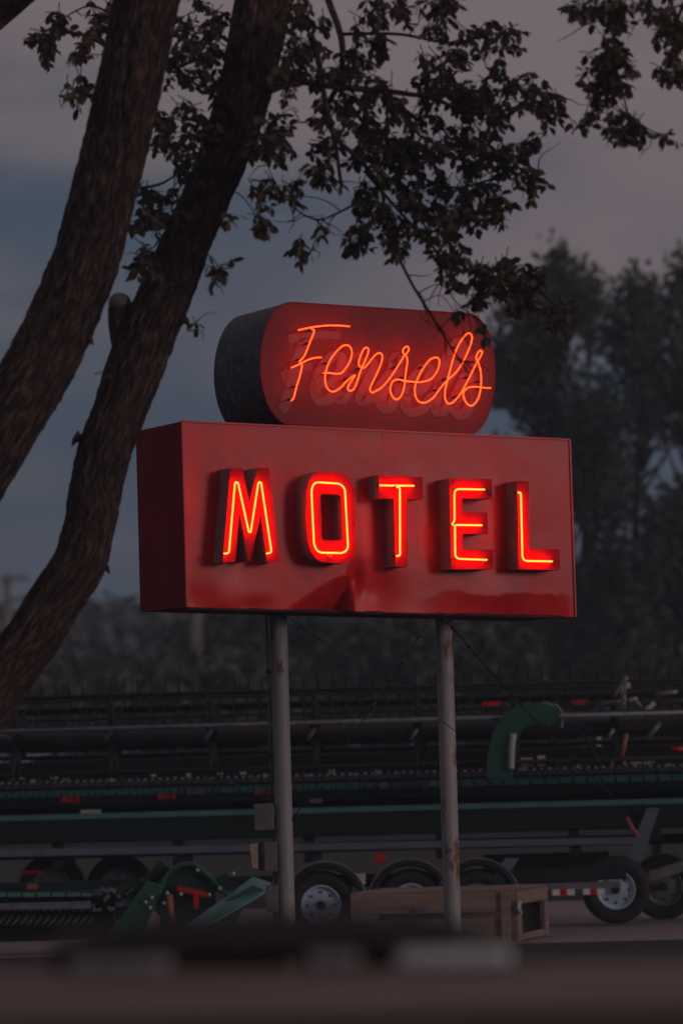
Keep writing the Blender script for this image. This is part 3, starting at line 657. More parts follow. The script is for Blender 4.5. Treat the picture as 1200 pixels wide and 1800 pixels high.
far_tree('tall_tree', 'tall spiky crowned tree rising just right of the upper sign capsule', 74, 978, 455,
         [(455, 975, 986), (500, 950, 1005), (545, 880, 1040), (600, 872, 1050), (680, 865, 1060), (760, 850, 1075), (850, 870, 1075), (950, 930, 1080), (1060, 900, 1080), (1200, 880, 1080)], 620, 11)
far_tree('tall_tree', 'slimmer pointed tree behind the right end of the sign cabinet', 78, 1035, 487,
         [(487, 1029, 1038), (520, 1012, 1046), (560, 1005, 1060), (640, 990, 1090), (760, 985, 1110), (900, 990, 1110), (1050, 980, 1110), (1200, 960, 1110)], 330, 12)
far_tree('tall_tree', 'broad tree with two small peaks at right edge of photo', 76, 1125, 500,
         [(500, 1110, 1118), (530, 1085, 1165), (580, 1060, 1185), (680, 1050, 1200), (800, 1070, 1215), (930, 1080, 1220), (1050, 1060, 1230), (1200, 1050, 1240)], 540, 13)
far_tree('tall_tree', 'dense dark tree cut off by the right edge of the photo', 72, 1215, 462,
         [(462, 1192, 1215), (500, 1178, 1250), (560, 1165, 1290), (680, 1150, 1310), (820, 1165, 1310), (960, 1160, 1310), (1080, 1140, 1310), (1200, 1120, 1310)], 520, 14)
# treeline: one mass of shrubs and trees that cannot be counted
def mass(name, label, Y, x0, x1, tops, n, seed, leafm, size, dy=3.0, ybot=1295):
    r = random.Random(seed); lf = MB(); k = Y / FPX
    for _ in range(n):
        x = r.uniform(x0, x1)
        for (a, ya), (b, yb) in zip(tops, tops[1:]):
            if a <= x <= b: yt = ya + (yb - ya) * (x - a) / (b - a)
        yt += 22 * noise.noise(Vector((x * .022, seed, 0))) + 9 * noise.noise(Vector((x * .09, seed, 4)))
        y = yt + (ybot - yt) * r.random() ** 1.15; p = P(x, y, Y); p.y += r.uniform(-dy, dy) * min(1, .25 + (y - yt) / 60)
        for _ in range(7):
            c = p + Vector((r.gauss(0, .35), r.gauss(0, .35), r.gauss(0, .22))); d = Vector((r.gauss(0, 1), r.gauss(0, 1), r.gauss(.5, .8))).normalized(); s = d.cross(Vector((r.gauss(0, 1), r.gauss(0, 1), r.gauss(0, 1)))).normalized()
            L = r.uniform(*size); W = L * .42; lf.add([c - d * L * .5, c + s * W, c + d * L * .6, c - s * W], [(0, 1, 2, 3)])
    tag(lf.build(name, leafm, fixn=False), label, 'trees', kind='stuff')
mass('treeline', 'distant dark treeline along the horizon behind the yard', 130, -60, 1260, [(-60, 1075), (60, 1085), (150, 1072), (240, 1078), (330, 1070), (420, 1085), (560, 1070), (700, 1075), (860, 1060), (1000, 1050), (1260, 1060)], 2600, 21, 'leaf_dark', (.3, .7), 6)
mass('undergrowth', 'scrubby brown green undergrowth below the tall trees behind the yard', 84, 330, 1260, [(330, 1120), (420, 1085), (500, 1095), (640, 1075), (760, 1090), (880, 1060), (960, 1090), (1060, 1070), (1160, 1100), (1260, 1080)], 2300, 22, 'leaf_far', (.16, .36), 2.5)
mass('shrubbery', 'low grey green scrub in front of the distant treeline', 76, -60, 520, [(-60, 1195), (100, 1185), (250, 1190), (400, 1180), (520, 1190)], 1100, 23, 'leaf_far', (.16, .36), 2.5)
# utility poles
up = thing('utility_pole', 'weathered utility pole with crossarm standing beyond the leaning trunk at left', 'pole', Vector((P(22, 1300, 110).x, 110, 0)), 'utility poles by the treeline')
ku = 110 / FPX; b0 = Vector((P(20, 1300, 110).x, 110, 0)); zt = P(18, 1008, 110).z
f = MB(); f.tube([b0, b0 + Vector((0, 0, zt))], [.17, .12], 12); f.build('shaft', 'util', up)
f = MB(); f.box(b0 + Vector((.2, -.15, zt - .15)), .42, .06, .07); f.box(b0 + Vector((.3, -.15, zt - .75)), .36, .06, .07); build_each(f, 'crossarm', 'util', up)
f = MB(); f.lathe([(.0, .55), (.2, .5), (.22, 0), (0, -.02)], b0 + Vector((.65, -.1, zt - 1.15)), (0, 0, 1), 14); f.build('transformer', 'steel', up)
up = thing('utility_pole', 'pale bare wooden post standing below the left end of the sign cabinet', 'pole', Vector((P(350, 1290, 80).x, 80, 0)), 'utility poles by the treeline')
b0 = Vector((P(350, 1290, 80).x, 80, 0)); f = MB(); f.tube([b0, P(343, 1000, 80)], [.13, .11], 12); f.build('shaft', 'util', up)
f = MB(); f.box(P(343, 1012, 80), .5, .05, .05); build_each(f, 'crossarm', 'util', up)

# ------------------------------------------------------------------ header trailers and harvest headers
HX = Vector((math.cos(math.radians(6)), -math.sin(math.radians(6)), 0)); HN = Vector((-HX.y, HX.x, 0)) * -1; H0 = Vector((0, 38, 0))
def H(px, py, n=0):      # point on the header's front plane, n metres nearer the camera
    return on_plane(px, py, H0 + HN * n, HN)
HAX = (HX, HN, ZZ)
def hs(s, n, z): return H0 + HX * s + HN * n + ZZ * z
def zof(y): return 1.87 + (1300 - y) * 38 / FPX
SL, SR = -5.2, 5.0
head = thing('harvest_header', 'long dark harvest header with black reel and green frame beams behind the poles', 'farm implement', hs(0, 0, .9))
def hbar(s0, s1, n, z, hn, hz, nm, m_, bevel=.01):
    f = MB(); f.box(hs((s0 + s1) / 2, n, z), (s1 - s0) / 2, hn, hz, HAX); return f.build(nm, m_, head, bevel=bevel)
bm_ = hbar(SL, SR, .05, (zof(1373) + zof(1405)) / 2, .09, (zof(1373) - zof(1405)) / 2, 'upper_beam', 'green_black', .02)
f = MB(); f.box(hs((SL + SR) / 2, .06, zof(1380)), (SR - SL) / 2, .11, .042, HAX); f.build('beam_highlight', 'teal', bm_, bevel=.015)  # lighter teal strip paints the highlight along the beam top
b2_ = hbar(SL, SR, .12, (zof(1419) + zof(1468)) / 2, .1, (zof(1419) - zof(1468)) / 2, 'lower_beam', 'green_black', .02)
f = MB(); f.box(hs((SL + SR) / 2, .13, zof(1422)), (SR - SL) / 2, .115, .028, HAX); f.build('beam_highlight', 'teal', b2_, bevel=.008)  # highlight on the lower beam, likewise put in as lighter colour
hbar(SL, SR, -.75, 1.35, .05, .38, 'back_sheet', 'black'); hbar(SL, SR, -.35, zof(1380), .35, .02, 'draper_belt', 'black')
# cutter bar with guards
f = MB(); f.box(hs((SL + SR) / 2, .28, zof(1366)), (SR - SL) / 2, .03, .02, HAX); s = SL
while s < SR:
    c = hs(s, .34, zof(1363)); f.add([c - HX * .02 - ZZ * .02, c + HX * .02 - ZZ * .02, c + HX * .02 + ZZ * .03, c - HX * .02 + ZZ * .03, c + HN * .12], [(0, 1, 4), (1, 2, 4), (2, 3, 4), (3, 0, 4)]); s += .075
f.build('cutter_bar', 'steel', head)
f = MB(); s = SL
rh = random.Random(5)
while s < SR:
    if rh.random() < .5: f.box(hs(s, .2 + rh.uniform(-.1, .1), zof(rh.uniform(1350, 1368))), rh.uniform(.012, .04), .02, rh.uniform(.012, .03), HAX)
    s += .11
build_each(f, 'hold_down_clip', 'pale', head)
# reel
RZ, RN = zof(1292), .25
f = MB(); f.tube([hs(SL, RN, RZ), hs(SR, RN, RZ)], .085, 16); f.build('reel_tube', 'black', head)
f = MB(); f.tube([hs(SL, .78, zof(1270)), hs(SR, .78, zof(1270))], .024, 10); f.build('reel_shaft', 'steel', head)
bats = []
for k in range(6):
    an = math.radians(18 + 60 * k); n_, z_ = RN + .46 * math.cos(an), RZ + .46 * math.sin(an); f = MB()
    f.tube([hs(SL, n_, z_), hs(SR, n_, z_)], .022, 8); s = SL + rh.uniform(0, .1)
    while s < SR:
        p = hs(s, n_, z_)
        if math.sin(an) > .2: f.tube([p, p + ZZ * .1 + HN * .03, p + ZZ * .19 - HN * .02], [.011, .009, .005], 4, caps=False)
        else: f.tube([p, p - ZZ * .12 + HN * .03, p - ZZ * .24 - HN * .02], [.009, .008, .004], 4, caps=False)
        s += .137
    f.build('reel_bat', 'black', head)
f = MB(); f.tube([hs(SL, .0, zof(1233)), hs(SR, .0, zof(1233))], .02, 8); f.tube([hs(SL, .0, zof(1252)), hs(SR, .0, zof(1252))], .012, 8); build_each(f, 'guard_rod', 'black', head)
for i, x in enumerate((-150, 30, 200, 375, 555, 735, 905, 1080, 1250)):
    c = H(x, 1292, RN); c.z = RZ; f = MB()
    for k in range(6):
        an = math.radians(18 + 60 * k); f.tube([c, c + HN * .46 * math.cos(an) + ZZ * .46 * math.sin(an)], [.05, .022], 6)
    f.build('reel_arm', 'black', head)
    f = MB(); a = H(x - 14, 1301, .62); b_ = H(x - 2, 1281, .62); f.tube([a, b_], .022, 6); f.build('reel_strut', 'steel', head)
for x, y in ((122, 1405.5), (292, 1399), (464, 1391)):
    f = MB(); f.box(H(x, y, .155), 17 * 38 / FPX, .012, 5.2 * 38 / FPX, HAX); f.build('reflector', 'red', head)
f = MB(); f.box(H(864, 1237, .5), 16 * 38 / FPX, .012, 4 * 38 / FPX, HAX); f.build('marker_light', 'red', head)
for x, y, wx, wy in ((345, 1391, 20, 6), (395, 1388, 14, 5), (160, 1428, 22, 6), (675, 1381, 8, 6), (760, 1377, 7, 5), (555, 1408, 14, 4), (872, 1269, 8, 7), (925, 1339, 12, 9), (951, 1337, 8, 11), (1010, 1264, 10, 6), (1118, 1337, 12, 7), (1140, 1336, 12, 7), (1060, 1238, 12, 4), (1100, 1205, 9, 6)):
    f = MB(); f.box(H(x, y, .2 if y > 1370 else .55), wx * 38 / FPX * .8, .02, wy * 38 / FPX * .8, HAX); f.build('bracket', 'steel' if y < 1425 and x < 600 else ('rail_blue' if x in (872, 1010) else 'pale'), head)
# curved green arm with its highlight added as a pale strip
arm = cr([H(x, y, .75) for x, y in [(878, 1368), (880, 1330), (887, 1296), (903, 1268), (930, 1255), (958, 1254), (976, 1268)]], 6)
f = MB(); wv = [27, 27, 26, 25, 23, 21, 15]; fr_, bk_ = [[], []], [[], []]
for i, a in enumerate(arm):
    t = (arm[min(i + 1, len(arm) - 1)] - arm[max(i - 1, 0)]).normalized(); s2 = HN.cross(t).normalized(); k = i / len(arm) * 6
    wi = (wv[int(k)] + (wv[int(k) + 1] - wv[int(k)]) * (k - int(k))) * 38 / FPX * .8
    for sd in (0, 1): fr_[sd].append(a + s2 * wi * (1 - 2 * sd) + HN * .11); bk_[sd].append(a + s2 * wi * (1 - 2 * sd) - HN * .11)
f.prism(fr_[0] + fr_[1][::-1], bk_[0] + bk_[1][::-1])
f.build('feed_arm', 'green', head, bevel=.02)
st = cr([H(x, y, .885) for x, y in [(898, 1352), (899, 1315), (902, 1290)]], 6); f = MB(); f.tube(st, .03, 8); f.build('arm_highlight', 'pale', head)
for pts in ([(905, 1262), (925, 1238), (950, 1245), (975, 1240), (990, 1258)], [(910, 1250), (935, 1246), (960, 1236), (985, 1262), (985, 1280)], [(960, 1290), (1000, 1282), (1030, 1300), (1050, 1340)], [(1080, 1222), (1092, 1205), (1100, 1190), (1094, 1232)]):
    f = MB(); f.tube(cr([H(x, y, .72) for x, y in pts], 6), .017, 6); f.build('hydraulic_hose', 'black' if pts[0][0] in (960,) else 'steel', head)
for (a, c, m_) in (((1095, 1200), (1095, 1240), 'pale'), ((1125, 1258), (1150, 1235), 'pale'), ((1135, 1300), (1160, 1270), 'steel'), ((1100, 1290), (1092, 1330), 'orange'), ((1178, 1318), (1200, 1316), 'redpaint'), ((1050, 1240), (1120, 1228), 'steel'), ((1110, 1228), (1128, 1245), 'steel'), ((1150, 1222), (1190, 1216), 'steel')):
    f = MB(); f.tube([H(*a, .6), H(*c, .6)], .026, 6); f.build('linkage_rod', m_, head)

# wheels: built once, then copied
def wheel(parent, c, r=.33, rimr=.185, dark=False, ax=None):
    ax = ax or HN; wroot = bpy.data.objects.new('wheel', None); COL.objects.link(wroot); wroot.parent = parent
    wroot.location = Vector(c) - origin_of(parent)
    f = MB(); w_ = .115
    prof = [(rimr * 1.0, -w_ * .7), (rimr * 1.03, w_ * .62), (rimr * 1.12, w_ * .82), (r * .80, w_ * .98), (r * .93, w_ * .86), (r * .99, w_ * .62), (r, .03), (r * .985, .025), (r * .985, .015), (r, .01), (r, -.01), (r * .985, -.015), (r * .985, -.025), (r, -.03), (r * .99, -w_ * .62), (r * .93, -w_ * .86), (rimr * 1.1, -w_ * .82), (rimr, -w_ * .7)]
    f.lathe(prof, c, ax, 48); f.build('tyre', 'rubber', wroot)
    f = MB(); f.lathe([(rimr * 1.035, w_ * .60), (rimr * 1.03, w_ * .74), (rimr * .95, w_ * .74), (rimr * .91, w_ * .45), (rimr * .80, w_ * .42), (rimr * .55, w_ * .52), (rimr * .36, w_ * .50), (0.001, w_ * .5)], c, ax, 40)
    f.build('rim', 'steel' if dark else 'rim', wroot)
    f = MB(); u = Vector(ax).orthogonal().normalized(); v = Vector(ax).cross(u)
    for k in range(8):
        an = 2 * PI * k / 8; q = Vector(c) + (u * math.cos(an) + v * math.sin(an)) * rimr * .67 + Vector(ax) * w_ * .46; f.lathe([(.012, -.006), (.012, .012), (.001, .012)], q, ax, 10)
    build_each(f, 'wheel_bolt', 'black', wroot); f = MB()
    f.lathe([(.042, w_ * .5), (.042, w_ * .78), (.03, w_ * .86), (.001, w_ * .88)], c, ax, 16)
    f.build('hub', 'black', wroot)
    return wroot

hcopy = copy_tree(head, loc=head.location + Vector((1.3, 7.2, .05)), label='dimmer harvest header parked farther back, seen through the reel of the front one')
# trailer under the long header
tr1 = thing('header_trailer', 'long trailer with blue grey side rail carrying the harvest header', 'trailer', hs(0, 0, 0), 'header trailers in the yard')
f = MB(); f.hexa([H(-700, 1522, .3), H(1112, 1484, .3), H(1112, 1484, .15), H(-700, 1522, .15), H(-700, 1507.5, .3), H(1118, 1471, .3), H(1118, 1471, .15), H(-700, 1507.5, .15)]); f.build('side_rail', 'rail_blue', tr1, bevel=.01)
f = MB(); f.box(hs(-.6, -.55, .80), 4.6, .05, .05, HAX); f.build('rear_rail', 'black', tr1)
for s in (-4.2, -2.9, -1.7, -.4, .9, 2.2, 3.0):
    f = MB(); f.box(hs(s, -.2, .72), .04, .45, .04, HAX); f.build('cross_member', 'black', tr1)
    f = MB(); f.box(hs(s, .1, .93), .05, .06, .12, HAX); f.build('saddle', 'black', tr1)
f = MB(); f.hexa([H(1100, 1512, .3), H(1128, 1512, .3), H(1128, 1512, .2), H(1100, 1512, .2), H(1136, 1420, .3), H(1158, 1420, .3), H(1158, 1420, .2), H(1136, 1420, .2)]); f.build('front_strut', 'rail_blue', tr1)
f = MB(); f.tube([H(1101, 1438, .4), H(1108, 1452, .42), H(1120, 1470, .4)], .02, 8); f.build('marker_rod', 'orange', tr1)
wheel(tr1, H(1082, 1563.5, .35) * 1.0); wheel(tr1, H(1166, 1558, -.75), dark=True)
f = MB(); f.tube([H(1082, 1563, .3), H(1082, 1563, -.9)], .035, 10); f.tube([H(1166, 1558, .1), H(1166, 1558, -.9)], .03, 8); build_each(f, 'axle', 'black', tr1)
f = MB(); f.hexa([H(845, 1572, .62), H(1090, 1560, .62), H(1090, 1560, .54), H(845, 1572, .54), H(845, 1558, .62), H(1090, 1548, .62), H(1090, 1548, .54), H(845, 1558, .54)]); dbar = f.build('drawbar', 'steel', tr1, bevel=.005)
for x0, x1 in ((970, 1009), (1024, 1061)):
    for k, m_ in ((0, 'white'), (1, 'red'), (2, 'white')):
        w_ = (x1 - x0) / 3; f = MB(); xx = x0 + w_ * (k + .5); f.box(H(xx, 1569 - (xx - 970) * .025, .632), w_ / 2 * 38 / FPX, .006, 5 * 38 / FPX, HAX); f.build('reflective_tape', m_, dbar)
f = MB(); f.box(H(1180, 1528, .1), .22, .05, .05, (HX * .96 + ZZ * .26, HN, ZZ * .96 - HX * .26)); f.build('hitch_plate', 'steel', tr1)
f = MB(); f.box(H(960, 1530, -.3), .62, .06, .17, HAX); f.build('tool_panel', 'green_dark', tr1)
f = MB(); f.box(H(1000, 1535, -.23), .09, .01, .05, HAX); f.build('placard', 'orange', tr1)

# second trailer, nearer, with pale fenders
t2 = thing('header_trailer', 'low trailer with arched pale fenders over white rimmed wheels behind the wooden crate', 'trailer', Vector((P(700, 1640, 36.2).x, 36.2, 0)), 'header trailers in the yard')
D2 = 36.2; K2 = D2 / FPX
def Q(px, py, dy=0): return P(px, py, D2 + dy)
NY = Vector((0, -1, 0)); XX = Vector((1, 0, 0))
for cx, cy, dk in ((564, 1591, False), (722, 1588, False), (838, 1588, True)):
    wheel(t2, Q(cx, cy), r=.325, rimr=.185, dark=dk, ax=NY)
for cx, cy, a0, a1 in ((572, 1588, -8, 168), (720, 1583, 5, 170), (840, 1582, 20, 165)):
    c = Q(cx, cy, -.0); f = MB(); R1 = 74 * K2; vs = []
    nseg = 24
    for i in range(nseg + 1):
        a = math.radians(a0 + (a1 - a0) * i / nseg); d = Vector((math.cos(a), 0, math.sin(a)))
        for y_, rr_ in ((-.15, R1 - .016), (-.15, R1), (.14, R1), (.14, R1 - .008), (-.142, R1 - .008), (-.142, R1 - .016)): vs.append(c + d * rr_ + Vector((0, y_, 0)))
    f.add(vs, [(i * 6 + j, i * 6 + (j + 1) % 6, (i + 1) * 6 + (j + 1) % 6, (i + 1) * 6 + j) for i in range(nseg) for j in range(6)], True); fo_ = f.build('fender', 'alu', t2)
    f = MB(); vs = []
    for i in range(nseg + 1):
        a = math.radians(a0 + (a1 - a0) * i / nseg); d = Vector((math.cos(a), 0, math.sin(a)))
        for y_, rr_ in ((-.146, R1 - .075), (-.146, R1 - .014), (.13, R1 - .014), (.13, R1 - .024), (-.12, R1 - .024), (-.12, R1 - .075)): vs.append(c + d * rr_ + Vector((0, y_, 0)))
    f.add(vs, [(i * 6 + j, i * 6 + (j + 1) % 6, (i + 1) * 6 + (j + 1) % 6, (i + 1) * 6 + j) for i in range(nseg) for j in range(6)], True); f.build('fender_skirt', 'black', fo_)
f = MB(); f.box(Q(690, 1546, .22), 2.2, .04, .06); f.box(Q(690, 1546, 1.3), 2.2, .04, .06); build_each(f, 'chassis_rail', 'black', t2)
f = MB(); f.hexa([Q(858, 1552, -.1), Q(884, 1552, -.1), Q(884, 1552, .0), Q(858, 1552, 0), Q(888, 1508, -.1), Q(912, 1508, -.1), Q(912, 1508, 0), Q(888, 1508, 0)]); f.build('brace', 'rail_blue', t2)
f = MB()
for cx in (564, 722, 838): f.tube([Q(cx, 1590, .1), Q(cx, 1590, 1.5)], .035, 8)
build_each(f, 'axle', 'black', t2)
f = MB(); f.box(Q(632, 1545, -.1), .055, .02, .05); f.build('tail_lamp', 'pale', t2)
f = MB(); f.box(Q(668, 1510, .3), .05, .02, .05); f.build('marker_light', 'redpaint', t2)

# third trailer behind, at the left
t3 = thing('header_trailer', 'dark trailer wheels half hidden behind the green header at left', 'trailer', Vector((P(150, 1640, 38.8).x, 38.8, 0)), 'header trailers in the yard')
for cx in (92, 211): wheel(t3, P(cx, 1560, 38.8), r=.335, rimr=.19, dark=True, ax=NY)
f = MB(); f.box(P(150, 1556, 38.5), 1.9, .03, .045); build_each(f, 'chassis_rail', 'green_dark', t3)
f = MB(); f.tube([P(92, 1560, 38.9), P(92, 1560, 40)], .035, 8); f.tube([P(211, 1560, 38.9), P(211, 1560, 40)], .035, 8); build_each(f, 'axle', 'black', t3)
f = MB(); f.box(P(56, 1533, 38.35), 18 * 38.5 / FPX, .012, 3.2 * 38.5 / FPX); f.build('marker_light', 'red', t3)
f = MB(); f.box(P(58, 1558, 38.35), 9 * 38.5 / FPX, .02, 5 * 38.5 / FPX); f.build('bracket', 'orange', t3)

# small header parked in front at the left
D4 = 35.0; K4 = D4 / FPX
def G(px, py, dy=0): return P(px, py, D4 + dy)
h2 = thing('grain_header', 'smaller green header with rounded end shield lying on the gravel at left', 'farm implement', Vector((P(250, 1660, D4).x, D4, 0)))
f = MB()
for i in range(-6, 7):
    x0 = 166 - (i + 6) * 26; f.hexa([G(x0 - 23, 1576 + (166 - x0) * .004, 0), G(x0, 1576 + (166 - x0) * .004, 0), G(x0, 1576, .3), G(x0 - 23, 1576, .3), G(x0 - 21, 1569, 0), G(x0 + 2, 1569, 0), G(x0 + 2, 1569, .3), G(x0 - 21, 1569, .3)])
f.build('slat_panel', 'teal', h2)
f = MB(); f.hexa([G(-160, 1602, 0), G(160, 1597, 0), G(160, 1597, .1), G(-160, 1602, .1), G(-160, 1592, 0), G(160, 1584, 0), G(160, 1584, .1), G(-160, 1592, .1)]); f.build('table_edge', 'steel', h2)
f = MB(); f.box(G(10, 1612, .25), 1.0, .12, .22); f.build('table_body', 'black', h2)
f = MB()
for i in range(26):
    x = 165 - i * 13; a = G(x, 1612, -.05); f.tube([a, G(x - 8, 1622, -.3), G(x - 14, 1626, -.45)], [.016, .012, .004], 5)
    a = G(x + 5, 1600, -.02); f.box(a, .012, .01, .012)
build_each(f, 'knife_guard', 'black_dull', h2)
f = MB()
for i in range(50):
    f.box(G(rh.uniform(164, 236), rh.uniform(1562, 1600), rh.uniform(-.1, .2)), rh.uniform(.008, .028), .02, rh.uniform(.008, .02), (Vector((.8, 0, .6)), Vector((0, 1, 0)), Vector((-.6, 0, .8))))
build_each(f, 'chain_link', 'steel', h2)
f = MB(); f.tube([G(168, 1590, .05), G(232, 1560, .05)], .06, 10); f.build('gear_case', 'black', h2)
f = MB(); f.hexa([G(186, 1650, -.1), G(250, 1650, -.1), G(250, 1650, .05), G(186, 1650, .05), G(258, 1548, -.1), G(286, 1556, -.1), G(286, 1556, .05), G(258, 1548, .05)]); f.build('end_strut', 'green', h2, bevel=.01)
f = MB(); f.tube([G(240, 1578, .12), G(268, 1545, .12), G(290, 1520, .12)], [.05, .06, .07], 12); f.tube([G(255, 1560, .1), G(262, 1554, .1)], .085, 12); build_each(f, 'roller', 'black', h2)
# rounded shield: half disc with rolled rim
def disc(cx, cy, rx, ry, a0, a1, n=24): return [(cx + rx * math.cos(math.radians(a0 + (a1 - a0) * i / n)), cy - ry * math.sin(math.radians(a0 + (a1 - a0) * i / n))) for i in range(n + 1)]
o_ = disc(330, 1590, 50, 70, 180, 0) + [(384, 1650), (284, 1650)]
f = MB(); f.prism([G(x, y, -.02) for x, y in o_], [G(x, y, .05) for x, y in o_]); f.build('end_shield', 'green_dark', h2)
f = MB(); f.tube([G(x, y, -.03) for x, y in disc(330, 1590, 51, 71, 195, 18)], .022, 8); f.tube([G(x, y, -.06) for x, y in [(346, 1524), (372, 1545), (396, 1568), (404, 1585)]], .025, 8); build_each(f, 'shield_rim', 'green', h2)
f = MB(); o_ = [(376, 1548), (398, 1534), (410, 1562), (386, 1572)]; f.prism([G(x, y, -.08) for x, y in o_], [G(x, y, -.02) for x, y in o_]); f.build('latch_plate', 'green_dark', h2)
f = MB(); f.hexa([G(312, 1566, -.12), G(364, 1578, -.12), G(364, 1578, -.06), G(312, 1566, -.06), G(312, 1556, -.12), G(364, 1568, -.12), G(364, 1568, -.06), G(312, 1556, -.06)])
f.box(G(345, 1584, -.1), .022, .03, .075); f.build('safety_prop', 'redpaint', h2)
f = MB(); f.tube([G(298, 1572, -.1), G(300, 1600, -.12), G(303, 1625, -.1)], .03, 8); f.build('rusty_pin', 'orange', h2)
f = MB()
for x, y in ((267, 1578), (256, 1586), (264, 1596), (294, 1570), (347, 1530), (386, 1562), (368, 1573), (410, 1536), (318, 1572), (288, 1588)): f.lathe([(.001, 0), (.018, .004), (.018, .03)], G(x, y, -.14), (0, 1, 0), 8)
build_each(f, 'bolt', 'pale', h2)
# wide sloping sheet at the right end
o_ = [(300, 1660), (345, 1600), (382, 1580), (444, 1541), (476, 1553), (467, 1566), (430, 1590), (375, 1660)]
fr_ = [G(x, y, -.25 if y > 1570 else -.12) for x, y in o_]
f = MB(); f.prism([G(x, y, -.18) for x, y in [(330, 1660), (345, 1612), (444, 1556), (467, 1566), (430, 1590), (400, 1660)]], [G(x, y, -.08) for x, y in [(330, 1660), (345, 1612), (444, 1556), (467, 1566), (430, 1590), (400, 1660)]]); dv = f.build('divider_body', 'green', h2)
f = MB(); f.add([G(330, 1625, -.5), G(445, 1541, .15), G(477, 1552, .1), G(466, 1566, -.2), G(405, 1603, -.45), G(345, 1640, -.6)] + [G(330, 1629, -.5), G(445, 1545, .15), G(477, 1556, .1), G(466, 1570, -.2), G(405, 1607, -.45), G(345, 1644, -.6)],
      [(0, 1, 2, 3, 4, 5), (11, 10, 9, 8, 7, 6)] + [(i, (i + 1) % 6, 6 + (i + 1) % 6, 6 + i) for i in range(6)]); f.build('divider_sheet', 'teal', dv)

# ------------------------------------------------------------------ wooden crate
DC = 34.9; KC = DC / FPX
def Cc(px, py, dy=0): return P(px, py, DC + dy)
cr_ = thing('wooden_crate', 'low open sided wooden crate of pale boards behind the right pole', 'crate', Vector((P(790, 1655, DC).x, DC, 0)))
z1_ = P(790, 1570, DC).z; x0, x1, x2 = Cc(616, 1600).x, Cc(905, 1600).x, Cc(968, 1600).x; dy = .95
f = MB(); f.box(((x0 + x1) / 2, DC, z1_ - .09), (x1 - x0) / 2, .02, .09); f.build('front_board', 'crate', cr_, bevel=.006)
f = MB(); f.box(((x0 + x1) / 2, DC + .004, .11), (x1 - x0) / 2 - .05, .014, .11); f.build('front_board', 'crate', cr_, bevel=.006)
f = MB()
for x in (x0 + .045, x1 - .09): f.box((x, DC - .028, z1_ / 2), .045, .022, z1_ / 2 - .004)
build_each(f, 'corner_post', 'crate', cr_, bevel=.006)
f = MB()
vec = Vector((x2 - x1, dy, 0)); vn = vec.normalized(); vs_ = Vector((vn.y, -vn.x, 0))
a0 = Vector((x1, DC - .02, 0)); l_ = vec.length
f.box(a0 + vec * .5 + ZZ * (z1_ - .06), l_ / 2, .02, .06, (vn, vs_, ZZ)); f.box(a0 + vn * .05 + ZZ * (z1_ / 2 - .06), .06, .028, z1_ / 2 - .065, (vn, vs_, ZZ)); f.box(a0 + vn * (l_ - .06) + ZZ * (z1_ / 2 - .06), .06, .026, z1_ / 2 - .065, (vn, vs_, ZZ))
f.box(a0 + vn * l_ * .5 + ZZ * .04, l_ / 2 - .12, .02, .03, (vn, vs_, ZZ)); f.build('end_frame', 'crate', cr_, bevel=.006)
f = MB()
for k in range(6):
    t = (k + .5) / 6; o2 = vec * t; f.box(Vector(((x0 + x1) / 2, DC, z1_ + .012 + .003 * (k % 2))) + Vector((o2.x, o2.y, 0)), (x1 - x0) / 2 + .02, dy / 12 - .008, .011)
f.build('top_board', 'crate', cr_, bevel=.004)
f = MB(); f.box(Vector(((x0 + x1) / 2, DC, z1_ / 2)) + vec * 1.0 + Vector((0, .0, 0)), (x1 - x0) / 2, .015, z1_ / 2 - .01); f.build('rear_board', 'crate', cr_)
f = MB(); f.tube([Cc(913, 1584, -.05), Cc(910, 1596, -.07), Cc(915, 1606, -.05)], .018, 6); f.build('metal_tag', 'pale', cr_)
f = MB(); f.box(Cc(740, 1602, -.05), 11 * KC, .01, 5 * KC); f.build('sticker', 'rail_blue', cr_)

# ------------------------------------------------------------------ out of focus railing near the camera
DR = 8.2; KR = DR / FPX
def Rr(px, py, d=0): return P(px, py, DR + d)
rail = thing('wooden_railing', 'blurred brown wooden railing close to the camera along the bottom', 'railing', Vector((0, DR, 0)))
ax_r = (R0 * 1.0, Vector((0, 1, 0)), ZZ)
t_ = (Rr(1200, 1722) - Rr(0, 1740)).normalized(); u_ = Vector((0, 1, 0)); v_ = t_.cross(u_) * -1
zc = Rr(600, 1741); f = MB(); f.box(zc, 1.7, .06, 36 * KR, (t_, u_, v_)); f.build('top_rail', 'railwood', rail, bevel=.006)
f = MB(); f.box(zc - ZZ * .30, 1.7, .02, .07, (t_, u_, v_)); f.build('lower_rail', 'railwood', rail, bevel=.006)
for x in (-1.6, 1.6):
    f = MB(); f.box(Vector((x, DR + .1, .72)), .05, .05, .72); f.build('post', 'railwood', rail, bevel=.006)
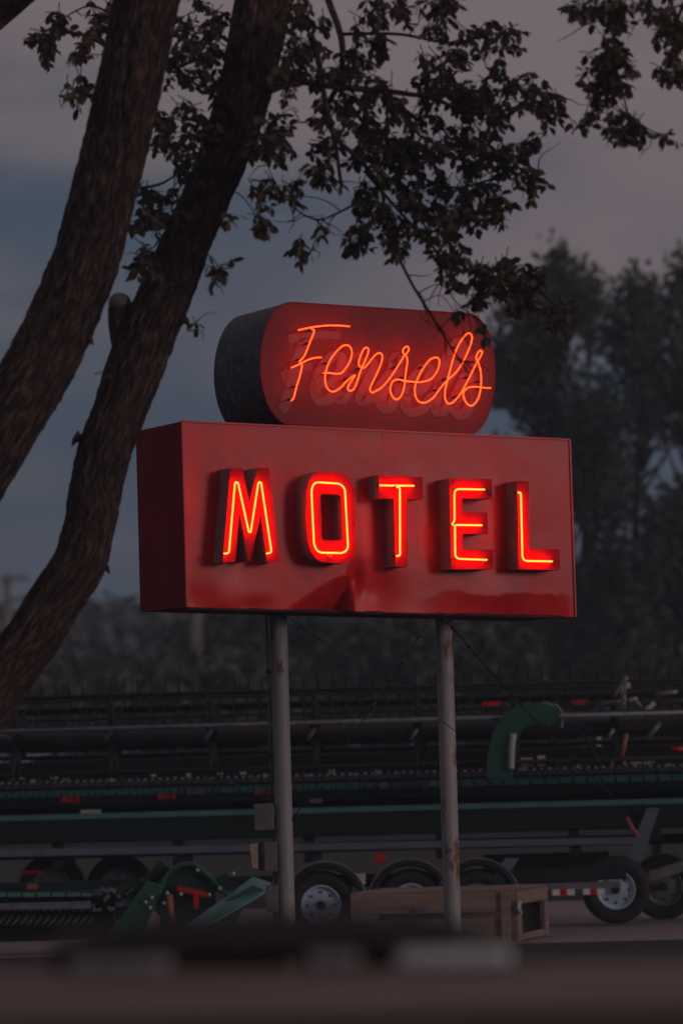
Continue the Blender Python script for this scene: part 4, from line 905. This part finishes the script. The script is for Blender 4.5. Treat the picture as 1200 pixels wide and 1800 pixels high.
# dark folded tarpaulin lying along the rail
def lump(name, m_, x0, x1, prof, d0, thick, seed, label, cat):
    f = MB(); n = 36; vs = []
    for i in range(n + 1):
        x = x0 + (x1 - x0) * i / n
        for (a, ya), (b_, yb) in zip(prof, prof[1:]):
            if a <= x <= b_ + .01: yt = ya + (yb - ya) * (x - a) / (b_ - a)
        top = Rr(x, yt, d0); bot = Rr(x, 1700 - (x - 600) * .015, d0); bot.y = top.y
        for k in range(12):
            a = 2 * PI * k / 12; h = (top.z - bot.z) / 2; c = (top + bot) / 2
            q = 1 + .12 * noise.noise(Vector((i * .35, k * .9, seed))); vs.append(c + Vector((0, math.cos(a) * thick * q, max(math.sin(a), -1) * h * q)))
    f.add(vs, [(i * 12 + k, i * 12 + (k + 1) % 12, (i + 1) * 12 + (k + 1) % 12, (i + 1) * 12 + k) for i in range(n) for k in range(12)] + [tuple(range(12)), tuple(n * 12 + k for k in range(12))], True)
    tag(f.build(name, m_), label, cat)
lump('folded_tarpaulin', 'tarp', 95, 905, [(95, 1655), (160, 1632), (280, 1612), (430, 1602), (640, 1600), (760, 1606), (830, 1626), (905, 1660)], .03, .06, 2, 'blurred dark folded tarpaulin lying along the wooden railing', 'tarpaulin')

def folded(x0, x1, y0, y1, label, seed, m_='cloth'):
    f = MB(); layers = 3; c0 = Rr((x0 + x1) / 2, y1, -.035)
    hw = (x1 - x0) / 2 * KR; ht = (y1 - y0) * KR
    for k in range(layers):
        z = c0.z + ht * (k + .5) / layers; pts = []
        w_ = hw * (1 - .03 * k); hh = ht / layers * .47; n = 14; vs = []
        for i in range(n + 1):
            x = -w_ + 2 * w_ * i / n; wv = .004 * noise.noise(Vector((i * .4, k, seed)))
            for a in range(8):
                an = 2 * PI * a / 8; vs.append(Vector((c0.x + x, c0.y + .03 * math.cos(an), z + hh * math.sin(an) + wv + t_.z * x)))
        f.add(vs, [(i * 8 + a, i * 8 + (a + 1) % 8, (i + 1) * 8 + (a + 1) % 8, (i + 1) * 8 + a) for i in range(n) for a in range(8)] + [tuple(range(8)), tuple(n * 8 + a for a in range(8))], True)
    # spine fold joins the layers at one end
    f.tube([Vector((c0.x + hw * .97, c0.y, c0.z + ht * .1)), Vector((c0.x + hw * 1.0, c0.y, c0.z + ht * .5)), Vector((c0.x + hw * .97, c0.y, c0.z + ht * .9))], .012, 8)
    tag(f.build('folded_cloth', m_), label, 'cloth', 'pale cloths on the railing')
folded(696, 888, 1668, 1696, 'widest and brightest pale folded cloth lying on the railing near the crate', 1)
folded(540, 620, 1674, 1699, 'short pale folded cloth on the railing below the left sign pole', 2, 'cloth_dim')
folded(120, 290, 1684, 1709, 'dim grey folded cloth at the left end of the railing', 3, 'cloth_dim')
